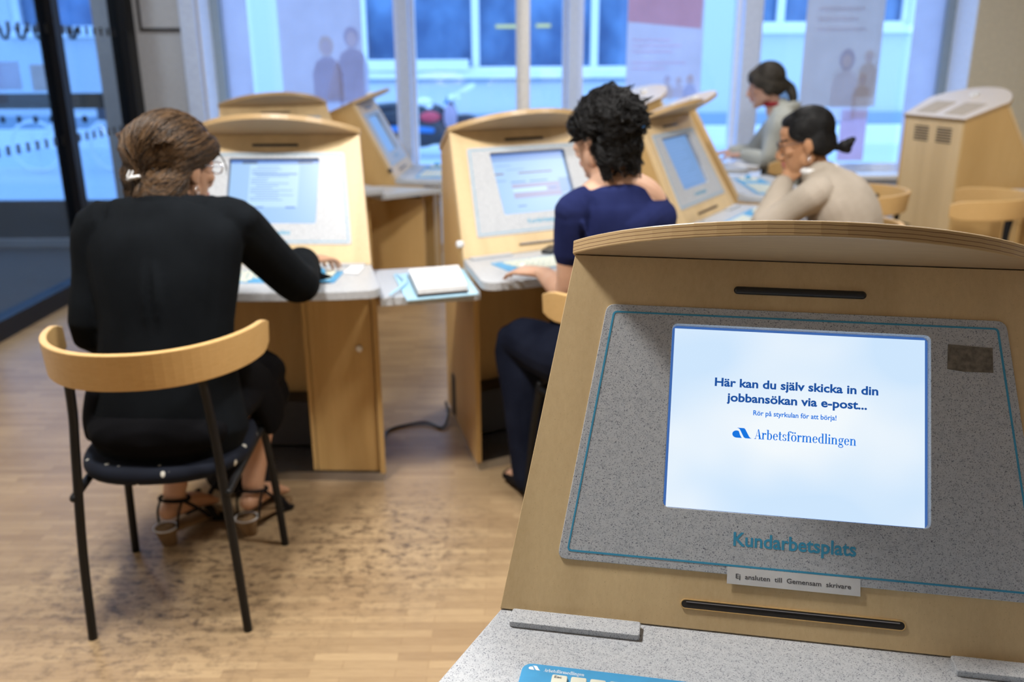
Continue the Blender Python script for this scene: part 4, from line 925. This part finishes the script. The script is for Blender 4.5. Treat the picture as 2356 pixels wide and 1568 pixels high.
lay_hair(ho, HB, 'strand_black', 2600, rootB, lambda r_, d: Q((r_.gauss(.1, .7), -1+r_.gauss(0, .4), r_.gauss(-.3, .5))), 13, .0011, .5, (.001, .010), (0, .9), .15)
cl = MB(); cl.loft([((.018, -.142, -.005), .007, .006), ((.030, -.138, .002), .006, .005)], (0, 0, 1), HB, sub=2); cl.build('hair_clip', 'moto_blue', PB, True)
rg = MB(); rp = J['armL'][2]+V3((-.72, .66, -.06)).normalized()*.098+V3((.012, .010, .012)); rg.ell(rp, (.009, .009, .007)); rg.build('ring', 'moto_white', PB, True)

# ---- woman in the beige sweater, head propped on her hand
PC = empty('person', (0, 0, 0), 0, 'woman in a beige sweater with glasses and a black bun, chin propped on her hand', 'person')
fC, rC = V3((-.88, .475, 0)), V3((.475, .88, 0))
J = dict(right=rC, pelvis=Q((1.31, 3.47, .55)), waist=Q((1.315, 3.46, .74)), chest=Q((1.285, 3.465, .875)), sh=Q((1.225, 3.49, .945)), neck=Q((1.195, 3.51, .975)), nape=Q((1.175, 3.525, 1.035)),
         armL=[Q((1.145, 3.36, .925)), Q((.975, 3.42, .785)), Q((1.075, 3.525, .945))], armR=[Q((1.30, 3.63, .925)), Q((1.17, 3.82, .785)), Q((1.08, 3.66, .785))],
         legL=[Q((1.27, 3.39, .525)), Q((.93, 3.58, .50)), Q((.98, 3.52, .10)), Q((.86, 3.58, .03))], legR=[Q((1.34, 3.55, .525)), Q((1.00, 3.76, .50)), Q((1.05, 3.70, .10)), Q((.93, 3.76, .03))])
HC = headframe((1.140, 3.52, 1.102), R(74), R(12))
b = MB(); body(b, J); head(b, HC)
hand(b, J['armL'][2], (.42, -.15, .62), (-.5, -.75, .1), (-.6, .3, .5), .30, .95); hand(b, J['armR'][2], (-.3, -.9, 0), (0, 0, 1), (-.8, .3, 0), .5)
b.sculpt('body', ['skin_brown', 'lips', 'brow', 'eye'], PC, .0038, 3, facemat(HC))
c = MB()
clothes(c, J, [(Q((1.325, 3.462, .52)), .185, .135), (Q((1.325, 3.457, .68)), .165, .125), (Q((1.305, 3.46, .80)), .176, .138), (Q((1.265, 3.472, .89)), .182, .122), (Q((1.225, 3.49, .945)), .150, .082), (Q((1.20, 3.507, .972)), .085, .066)], (.062, .057, .054, .050, .043))
for i in range(6): c.loft([(Q((1.16+.03*i, 3.33+.004*i, .90-.012*i)), .005, .005), (Q((1.20+.032*i, 3.325+.004*i, .84-.014*i)), .0065, .0065), (Q((1.26+.03*i, 3.335+.006*i, .79-.02*i)), .004, .004)], rC, sub=4, seg=8)
for t in (.35, .5, .68): p = J['armL'][1]*(1-t)+J['armL'][2]*t; c.loft([(p+V3((-.05, -.02, .01)), .008, .007), (p+V3((0, -.055, -.008)), .010, .008), (p+V3((.05, -.01, .012)), .007, .006)], (0, 0, 1), sub=4, seg=8)
c.sculpt('sweater', 'knit_beige', PC, .005, 4)
c = MB(); c.torus((0, 0, 0), .064, .016, frame(Q((1.196, 3.512, 1.000)), fC, V3((-.45, .1, .9)))); c.build('collar', 'shirt_white', PC, True)
c = MB()
for l in (J['legL'], J['legR']): c.loft([(l[0], .108, .10), (l[0]*.5+l[1]*.5, .095, .09), (l[1], .072, .072), (l[1]*.55+l[2]*.45, .068, .066), (l[2]-V3((0, 0, .03)), .062, .06)], rC, sub=4)
c.loft([(J['pelvis']-V3((0, 0, .06)), .16, .11), (J['pelvis'], .180, .13), (J['pelvis']+V3((0, 0, .06)), .165, .118)], rC, sub=4)
c.sculpt('trousers', 'denim', PC, .006, 5)
c = MB()
for l in (J['legL'], J['legR']): c.loft([(l[2]-fC*.05-V3((0, 0, .065)), .036, .032), (l[2]*.5+l[3]*.5-V3((0, 0, .03)), .042, .036), (l[3]-V3((0, 0, .003)), .042, .022)], rC, sub=3)
c.build('shoes', 'leather_black', PC, True)
h = MB(); h.ell((0, -.022, .045), (.080, .097, .087), HC); h.ell((0, -.060, -.010), (.070, .058, .060), HC); h.ell((0, .035, .082), (.060, .045, .030), HC)
for sg in (-1, 1): h.ell((sg*.068, .005, .050), (.016, .055, .045), HC); h.ell((sg*.064, -.045, .0), (.018, .036, .048), HC)
h.ell((0, -.116, -.045), (.016, .022, .014), HC); h.ell((.0, -.136, -.046), (.026, .021, .025), HC); h.ell((0, -.156, -.036), (.022, .018, .020), HC); h.ell((0, -.148, -.060), (.018, .016, .016), HC); h.ell((0, -.170, -.026), (.013, .013, .012), HC)
ho = h.sculpt('hair', 'hair_sleek', PC, .0034, 4)
lay_hair(ho, HC, 'strand_sleek', 1400, rootA, lambda r_, d: Q((r_.gauss(0, .10), -1, -.42+r_.gauss(0, .10))), 14, .0010, .1, (.0003, .002), (.02, .80), .02)
glasses(HC, 'moto_black', PC)
e = MB(); e.torus(HC @ Q((-.078, -.004, -.060)), .013, .0018, axis='x'); e.build('earring', 'chrome', PC, True)

# ---- woman in the grey hoodie by the window
PD = empty('person', (0, 0, 0), 0, 'woman in a grey hooded top with a ponytail, seated in profile by the window', 'person')
fD, rD = V3((-.95, .31, 0)), V3((.31, .95, 0))
J = dict(right=rD, pelvis=Q((1.80, 5.97, .56)), waist=Q((1.795, 5.97, .79)), chest=Q((1.785, 5.975, .96)), sh=Q((1.768, 5.98, 1.045)), neck=Q((1.722, 5.985, 1.095)), nape=Q((1.685, 5.995, 1.175)),
         armL=[Q((1.735, 5.83, 1.025)), Q((1.665, 5.85, .775)), Q((1.545, 6.00, .790))], armR=[Q((1.82, 6.14, 1.025)), Q((1.66, 6.24, .79)), Q((1.52, 6.24, .785))],
         legL=[Q((1.77, 5.89, .54)), Q((1.38, 6.02, .52)), Q((1.42, 5.98, .10)), Q((1.30, 6.02, .03))], legR=[Q((1.83, 6.06, .54)), Q((1.43, 6.20, .52)), Q((1.47, 6.16, .10)), Q((1.35, 6.2, .03))])
HD = headframe((1.655, 6.0, 1.232), R(72), R(8)); sD = 1.08
b = MB(); body(b, J); head(b, HD, sD)
hand(b, J['armL'][2], (-.95, .2, -.05), (0, 0, 1), (.2, .9, 0), .35); hand(b, J['armR'][2], (-.9, -.2, -.05), (0, 0, 1), (.2, -.9, 0), .35)
b.sculpt('body', ['skin_fair', 'lips', 'brow', 'eye'], PD, .0045, 3, facemat(HD, sD))
c = MB()
clothes(c, J, [(Q((1.80, 5.97, .54)), .190, .15), (Q((1.795, 5.97, .70)), .170, .135), (Q((1.785, 5.972, .86)), .178, .132), (Q((1.772, 5.978, .98)), .178, .110), (Q((1.765, 5.98, 1.045)), .150, .085), (Q((1.755, 5.985, 1.09)), .085, .068)], (.070, .066, .058, .050, .044))
c.loft([(Q((1.70, 5.90, 1.075)), .03, .018), (Q((1.79, 5.885, 1.100)), .035, .022), (Q((1.865, 5.975, 1.085)), .05, .026), (Q((1.83, 6.08, 1.100)), .035, .022), (Q((1.72, 6.08, 1.075)), .03, .018)], (0, 0, 1), sub=4)
c.sculpt('hooded_top', 'hood_grey', PD, .0055, 5)
c = MB(); c.torus((0, 0, 0), .060, .015, frame(Q((1.710, 5.99, 1.115)), fD, V3((-.25, .1, .97)))); c.build('collar', 'shirt_red', PD, True)
c = MB()
for l in (J['legL'], J['legR']): c.loft([(l[0], .108, .10), (l[0]*.5+l[1]*.5, .095, .09), (l[1], .072, .072), (l[1]*.55+l[2]*.45, .068, .066), (l[2]-V3((0, 0, .03)), .062, .06)], rD, sub=4)
c.sculpt('trousers', 'denim', PD, .007, 5)
c = MB()
for l in (J['legL'], J['legR']): c.loft([(l[2]-fD*.05-V3((0, 0, .065)), .036, .032), (l[2]*.5+l[3]*.5-V3((0, 0, .03)), .042, .036), (l[3]-V3((0, 0, .003)), .042, .022)], rD, sub=3)
c.build('shoes', 'leather_black', PD, True)
XD = HD @ Matrix.Scale(sD, 4)
h = MB(); h.ell((0, -.018, .048), (.084, .101, .090), XD); h.ell((0, .055, .055), (.066, .046, .046), XD); h.ell((0, -.062, -.012), (.070, .055, .06), XD); h.ell((0, .082, .042), (.05, .022, .022), XD)
for sg in (-1, 1): h.ell((sg*.070, .020, .030), (.016, .055, .045), XD); h.ell((sg*.066, -.025, -.01), (.018, .045, .05), XD)
h.loft([((0, -.105, -.012), .022, .022), ((0, -.135, -.03), .032, .030), ((0, -.150, -.085), .034, .028), ((0, -.150, -.15), .020, .016), ((0, -.145, -.18), .006, .006)], (1, 0, 0), XD, sub=4)
ho = h.sculpt('hair', 'hair_ash', PD, .0038, 4)
lay_hair(ho, XD, 'strand_ash', 1400, rootA, lambda r_, d: Q((r_.gauss(0, .06), -1, -.30+r_.gauss(0, .08))), 15, .0011, .1, (.0003, .003), (.02, 1), .03)
lay_hair(ho, XD, 'strand_ash', 500, lambda r_: Q((r_.gauss(0, .3), .55, 1)), lambda r_, d: Q((r_.gauss(0, .45), 1, .22)), 16, .0011, .1, (.0003, .003), (0, 1), .03)
c = MB(); c.torus((0, 0, 0), .024, .009, XD @ Matrix.Translation((0, -.116, -.018)) @ Matrix.Rotation(R(65), 4, 'X')); c.build('hair_band', 'moto_blue', PD, True)

# ------------------------------------------------------------------ things on the desks and floor
def paper_block(name, pts, z, h, m, label, cat, parts=()):
    c = sum((Q((*p, 0)) for p in pts), Q((0, 0, 0)))/len(pts)
    o = empty(name, (c.x, c.y, z), 0, label, cat)
    s = MB(); s.plate([[(x-c.x, y-c.y) for x, y in pts]], h, .001, fl(h/2)); s.build('pages', m, o)
    return o
o = paper_block('plastic_folder', [(-.409, 3.005), (-.168, 3.086), (-.106, 2.74), (-.325, 2.665)], .7005, .006, 'plastic_blue', 'pale blue plastic folder lying under the white paper stack', 'folder')
o.children[0].name = 'cover'
s = MB(); s.loft([((-.13, -.17, .012), .004, .003), ((-.10, -.02, .016), .006, .004), ((-.145, .12, .010), .004, .003)], (1, 0, 0), sub=5); s.build('crumpled_edge', 'plastic_blue', o, True)
o = paper_block('paper_stack', [(-.351, 2.970), (-.185, 3.030), (-.142, 2.745), (-.292, 2.695)], .715, .018, 'paper', 'stack of white paper on the wedge shelf between the two nearest sitters', 'paper')
s = MB(); s.plate([[(x*1.03, y*1.03) for x, y in [(-.351+.2425, 2.970-2.86), (-.185+.2425, 3.030-2.86), (-.142+.2425, 2.745-2.86), (-.292+.2425, 2.695-2.86)]]], .008, .001, fl(-.004)); s.build('tray', 'black_plastic', o)
o = paper_block('notebook', [(1.42, 5.86), (1.585, 5.80), (1.70, 6.06), (1.53, 6.14)], .7005, .03, 'paper', 'thick white notebook lying on the shelf before the hoodie woman', 'notebook')
s = MB(); s.plate([[(-.145, -.11), (.03, -.175), (.15, .10), (-.03, .18)]], .004, .001, fl(.033)); s.build('cover', 'paper', o)
s = MB(); s.plate([[(-.03, -.055), (.022, -.062), (.022, .05), (-.026, .052)]], .003, .0005); o = s.build('note_slip', 'paper'); o.location = KG('A', .325, -.078, ZD+.0028); o.rotation_euler = (0, 0, R(-2)); tag(o, 'small white slip at the right end of the black jacket woman\'s worktop', 'paper')
s = MB(); s.plate([rrect(-.022, -.05, .022, .05, .01)], .016, .005); o = s.build('mobile_phone', 'black_plastic', None, True); o.location = KG('B', -.03, -.038, ZD+.0085); o.rotation_euler = (0, 0, R(-20)); tag(o, 'small black phone lying under the sloping face before the navy top woman', 'phone')
s = MB(); s.tube([(-.50, 3.16, .006), (-.495, 3.27, .006), (-.42, 3.325, .008), (-.342, 3.338, .010), (-.28, 3.29, .008), (-.262, 3.37, .03), (-.275, 3.435, .06)], .006, sub=6); tag(s.build('power_cable', 'black_plastic', None, True), 'black power cable on the floor between the two front kiosks', 'cable')
o = empty('handbag', (-.93, 2.735, 0), 0, 'black handbag with loose straps on the floor beside the sandalled feet', 'bag')
s = MB(); s.ell((0, .02, .075), (.11, .06, .072)); s.ell((-.03, .03, .06), (.09, .055, .06)); s.ell((.05, .02, .05), (.07, .05, .05)); s.sculpt('bag_body', 'leather_black', o, .006, 3)
s = MB(); s.tube([(.08, .02, .12), (.0, -.05, .13), (-.07, -.10, .05), (-.02, -.15, .012), (.10, -.12, .012), (.14, -.03, .06)], .008, sub=5); s.build('strap', 'leather_black', o, True)
s = MB(); s.tube([(-.14, .0, .02), (-.16, -.1, .012), (-.05, -.17, .012), (.10, -.16, .012), (.2, -.1, .012)], .009, sub=5); s.build('strap', 'leather_black', o, True)
o = empty('shopping_bag', (1.70, 4.38, .463), 0, 'white bag on the seat of the empty chair behind the woman in beige', 'bag')
s = MB(); s.loft([((0, 0, .012), .10, .05), ((0, 0, .1), .105, .045), ((.005, 0, .19), .09, .03), ((.01, 0, .225), .085, .012)], (0, 1, 0), sub=4); s.sculpt('bag_body', 'white_cloth', o, .006, 3)
s = MB(); s.tube([(.01, -.05, .215), (.012, -.03, .27), (.012, .03, .27), (.01, .05, .215)], .004, sub=5); s.build('handle', 'white_cloth', o, True)

# framed notice on the grey pier
o = empty('framed_notice', (-2.46, 6.738, 1.652), 0, 'notice in a thin dark frame on the grey wall beside the window', 'picture')
s = MB(); s.box((-.165, -.004, -.03), (.165, .006, .55)); s.build('sheet', 'wall_grey', o)
s = MB(); s.plate([[(-.18, -.045), (.18, -.045), (.18, .565), (-.18, .565)], [(-.162, -.027), (.162, -.027), (.162, .547), (-.162, .547)]], .02, .002, Matrix.Rotation(R(90), 4, 'X')); s.build('frame', 'dark_box', o)

# ------------------------------------------------------------------ posters hanging in the window
def poster(label, x0, x1, z0, z1, y, m, shapes):
    o = empty('window_poster', ((x0+x1)/2, y, z0), 0, label, 'poster', 'posters hung in the window'); cx0 = (x0+x1)/2
    s = MB(); s.box((x0-cx0, -.0015, 0), (x1-cx0, .0015, z1-z0)); s.build('sheet', m, o)
    for i, (mm, lp) in enumerate(shapes):
        s = MB(); n_ = len(lp[0]) if isinstance(lp, tuple) else 0; ring = lp[0]+lp[1] if n_ else lp
        s.add([(x-cx0, -.0022-.0003*i, z-z0) for x, z in ring], [(q, (q+1) % n_, n_+(q+1) % n_, n_+q) for q in range(n_)] if n_ else [tuple(range(len(lp)))]); s.build('printed_shape', mm, o)
    return o
def oval(x, z, a, b, n=20): return [(x+a*math.cos(2*PI*i/n), z+b*math.sin(2*PI*i/n)) for i in range(n)]
def figure(x, z, h, hair_, skin_, body_, hw_=1.0):
    return [(body_, [(x-.42*h, z-1.9*h), (x-.45*h, z-.75*h), (x-.33*h, z-.42*h), (x-.12*h, z-.27*h), (x+.12*h, z-.27*h), (x+.33*h, z-.42*h), (x+.45*h, z-.75*h), (x+.42*h, z-1.9*h)]),
            (hair_, (oval(x, z+.03*h, .22*h*hw_, .29*h*hw_), oval(x, z-.02*h, .15*h, .21*h))), (skin_, oval(x, z-.02*h, .15*h, .21*h))]
poster('lilac poster of a couple hanging left of the centre window', -1.70, -1.09, 1.098, 2.45, 6.93, 'poster_paper',
       figure(-1.36, 1.49, .25, 'poster_beige', 'poster_skin', 'poster_grey')+figure(-1.17, 1.55, .26, 'poster_grey', 'poster_skin', 'poster_grey')+[('poster_paper', [(-1.38, 1.12), (-1.30, 1.38), (-1.27, 1.38), (-1.24, 1.12)])])
poster('white poster with a red block at its top edge, right of the column', .86, 1.42, 1.113, 2.45, 6.93, 'poster_paper',
       [('poster_red', [(.862, 1.655), (.862, 2.2), (1.415, 2.2), (1.40, 1.605)])]+figure(1.17, 1.245, .10, 'poster_grey', 'poster_skin', 'poster_beige')+figure(1.255, 1.235, .10, 'poster_beige', 'poster_skin', 'poster_paper')+figure(1.34, 1.245, .11, 'poster_orange', 'poster_skin', 'poster_blue')
       +[('poster_lilac', [(.90, z), (.90+w_, z), (.90+w_, z+.012), (.90, z+.012)]) for z, w_ in ((1.52, .28), (1.48, .36), (1.44, .30), (1.36, .40), (1.32, .25))])
poster('pale poster with a long-haired woman, right-hand pane', 2.17, 2.74, 1.044, 2.45, 6.93, 'poster_beige',
       figure(2.50, 1.375, .23, 'poster_grey', 'poster_skin', 'poster_paper', 1.15)+figure(2.66, 1.40, .15, 'poster_beige', 'poster_skin', 'poster_beige')+figure(2.63, 1.24, .15, 'poster_beige', 'poster_skin', 'poster_beige')
       +[('poster_paper', [(2.25, z), (2.25+w_, z), (2.25+w_, z+.03), (2.25, z+.03)]) for z, w_ in ((1.72, .34), (1.65, .30), (1.58, .36))])
poster('small plain lilac sheet below the long-haired woman poster', 2.50, 2.70, .64, 1.026, 6.94, 'poster_lilac', [])
for x0, x1, z0, z1, m, lab in ((-4.06, -3.68, 1.20, 1.40, 'poster_paper', 'pale notice stuck on the entrance door, the wider left one'), (-3.60, -3.36, 1.19, 1.38, 'poster_beige', 'beige notice stuck on the entrance door, the right one')):
    s = MB(); s.box((x0, 6.985, z0), (x1, 6.988, z1)); tag(s.build('door_notice', m), lab, 'notice')

# ------------------------------------------------------------------ the street outside
struct(MB().box((-24, 7.3, -.12), (24, 18, -.02)), 'street_ground', 'asphalt')
struct(MB().box((-24, 15.2, -.02), (24, 15.5, .28), ), 'trim_3', 'curb')
bd = empty('building', (0, 18, 0), 0, 'pale blue building across the street with white-framed windows', 'building')
Yb = 18.0
def bp(name, a, b, m, par=bd): o = MB().box((a[0], a[1]-18, a[2]), (b[0], b[1]-18, b[2])).build(name, m); o.parent = par; return o
WN = [(-2.9, 2.5, 1.16, 4.2), (4.6, 7.6, 1.95, 4.6), (-9.5, -6.0, 1.95, 4.6)]
bp('wall', (-24, 18.0, 0), (24, 18.5, 1.06), 'facade')
xs = [-24, -9.5, -6.0, -2.9, 2.5, 4.6, 7.6, 24]
for i in range(0, len(xs)-1, 2): bp('wall', (xs[i], 18.0, 1.06), (xs[i+1], 18.5, 7), 'facade')
for x0, x1, z0, z1 in WN:
    if z0 > 1.5: bp('wall', (x0, 18.0, 1.06), (x1, 18.5, z0-.15), 'facade')
    bp('wall', (x0, 18.0, z1), (x1, 18.5, 7), 'facade')
    bp('window_ledge', (x0-.06, 17.86, z0-.15), (x1+.06, 18.2, z0-.02), 'sill_white')
    fr = MB()
    ms = [x0, x1-.1]+([-.74, 1.55] if z0 < 1.5 else [x0+.5, x0+1.9])
    for x in ms: fr.box((x, .085, z0+.065), (x+.14, .19, z1))
    fr.box((x0, .1, z0-.02), (x1, .2, z0+.06)); o = fr.build('window_frame', 'sill_white'); o.parent = bd
    bp('window_pane', (x0, 18.28, z0), (x1, 18.32, z1), 'night_pane')
bp('plinth_ledge', (-2.9, 17.93, .95), (2.6, 18.02, 1.02), 'facade_dark')
bp('window_ledge', (-2.85, 17.8, 1.16), (-.8, 18.0, 1.36), 'sill_white')
for x0, x1, z in ((-.28, .33, 1.93), (.5, .78, 1.94)): bp('ceiling_tube', (x0, 18.24, z), (x1, 18.27, z+.06), 'far_lamp')
bp('plinth', (-24, 17.9, -.02), (24, 18.0, .34), 'facade_dark')

# motorcycle parked outside
mc = empty('motorcycle', (-1.25, 13.6, -.02), R(0), 'dark motorcycle with a red and white fairing parked outside the window', 'motorcycle')
for x in (-.62, .58):
    s = MB(); s.torus((x, 0, .31), .25, .065, axis='y'); wh = s.build('wheel', 'moto_black', mc, True)
    s = MB(); s.cyl((x, -.03, .31), (x, .03, .31), .20); s.build('rim', 'dark_box', wh)
s = MB(); s.ell((-.35, 0, .60), (.42, .15, .17)); s.ell((.05, 0, .62), (.26, .16, .16)); s.ell((.1, 0, .38), (.34, .16, .2)); s.ell((-.1, 0, .32), (.3, .15, .18)); s.sculpt('engine_body', 'moto_black', mc, .02, 2)
s = MB(); s.loft([((-.78, 0, .72), .10, .05), ((-.4, 0, .74), .14, .06), ((-.08, 0, .70), .12, .05)], (0, 1, 0), sub=3); s.build('seat', 'moto_black', mc, True)
s = MB(); s.ell((.06, -.08, .60), (.17, .10, .10)); s.build('tank', 'moto_red', mc, True)
s = MB(); s.ell((-.02, -.06, .80), (.13, .09, .07)); s.ell((.05, -.07, .72), (.07, .06, .07)); s.build('tank_cover', 'moto_white', mc, True)
s = MB(); s.ell((.36, -.08, .58), (.10, .10, .19)); s.build('fairing', 'poster_lilac', mc, True)
s = MB(); s.tube([(.52, 0, .32), (.42, 0, .62), (.34, 0, .84)], .045); s.build('fork', 'moto_black', mc, True)
s = MB(); s.tube([(.30, -.28, .80), (.36, 0, .84), (.30, .28, .80)], .022); s.build('handlebar', 'moto_blue', mc, True)
s = MB(); s.ell((.42, -.05, .86), (.10, .08, .055)); s.build('headlamp', 'moto_white', mc, True)
s = MB(); s.tube([(.36, -.2, .82), (.48, -.22, .92), (.60, -.22, .985)], .020); s.ell((.64, -.22, .995), (.115, .04, .042), Matrix.Translation((.64, -.22, .995)) @ Matrix.Rotation(R(-32), 4, 'Y') @ Matrix.Translation((-.64, .22, -.995))); s.build('mirror', 'moto_white', mc, True)
s = MB(); s.loft([((-.75, -.1, .42), .04, .03), ((-.25, -.16, .42), .05, .03), ((.1, -.16, .40), .04, .03)], (0, 0, 1), sub=3); s.build('side_stripe', 'moto_blue', mc, True)
bc = empty('bicycle', (-5.75, 12.0, -.02), 0, 'pale bicycle parked outside the entrance door', 'bicycle')
for x in (-.52, .52):
    s = MB(); s.torus((x, 0, .34), .32, .022, axis='y', seg=36); wh = s.build('wheel', 'moto_white', bc, True)
    s = MB()
    for i in range(9): a = PI*i/9; s.cyl((x-.31*math.cos(a), 0, .34-.31*math.sin(a)), (x+.31*math.cos(a), 0, .34+.31*math.sin(a)), .003, seg=5)
    s.build('spokes', 'chrome', wh)
s = MB()
for a, b_ in (((-.52, .34), (-.12, .30)), ((-.12, .30), (-.2, .80)), ((-.2, .72), (.36, .74)), ((-.12, .30), (.38, .66)), ((-.52, .34), (-.18, .70)), ((.36, .82), (.52, .34))): s.cyl((a[0], 0, a[1]), (b_[0], 0, b_[1]), .022, seg=10)
s.build('frame', 'moto_white', bc)
s = MB(); s.ell((-.22, 0, .86), (.13, .07, .035)); s.build('saddle', 'moto_black', bc, True)
s = MB(); s.tube([(.24, -.25, .95), (.36, 0, .93), (.24, .25, .95)], .018); s.build('handlebar', 'moto_white', bc, True)
s = MB(); s.box((.42, -.16, .68), (.70, .16, .90)); s.build('basket', 'moto_black', bc)

# ceiling fittings; the last three are added only to brighten
for i, (x, y, p) in enumerate(LAMPS):
    o = empty('ceiling_light', (x, y, 2.9), 0, ['square ceiling light over the black jacket woman\'s chair', 'square ceiling light over the navy top woman\'s chair', 'square ceiling light over the beige sweater woman', 'unseen square ceiling light near the window, added to brighten the column', 'unseen square ceiling light by the glazed side wall, added to brighten the grey pier', 'unseen square ceiling light over the mat, added to brighten the entrance'][i], 'ceiling light')
    s = MB(); s.plate([rrect(-.21, -.21, .21, .21, .01), rrect(-.18, -.18, .18, .18, .006)], .05, .003, fl(-.026)); s.build('frame', 'frame_white', o)
    s = MB(); s.box((-.18, -.18, -.03), (.18, .18, -.004)); s.build('diffuser', 'lamp_diffuser', o)
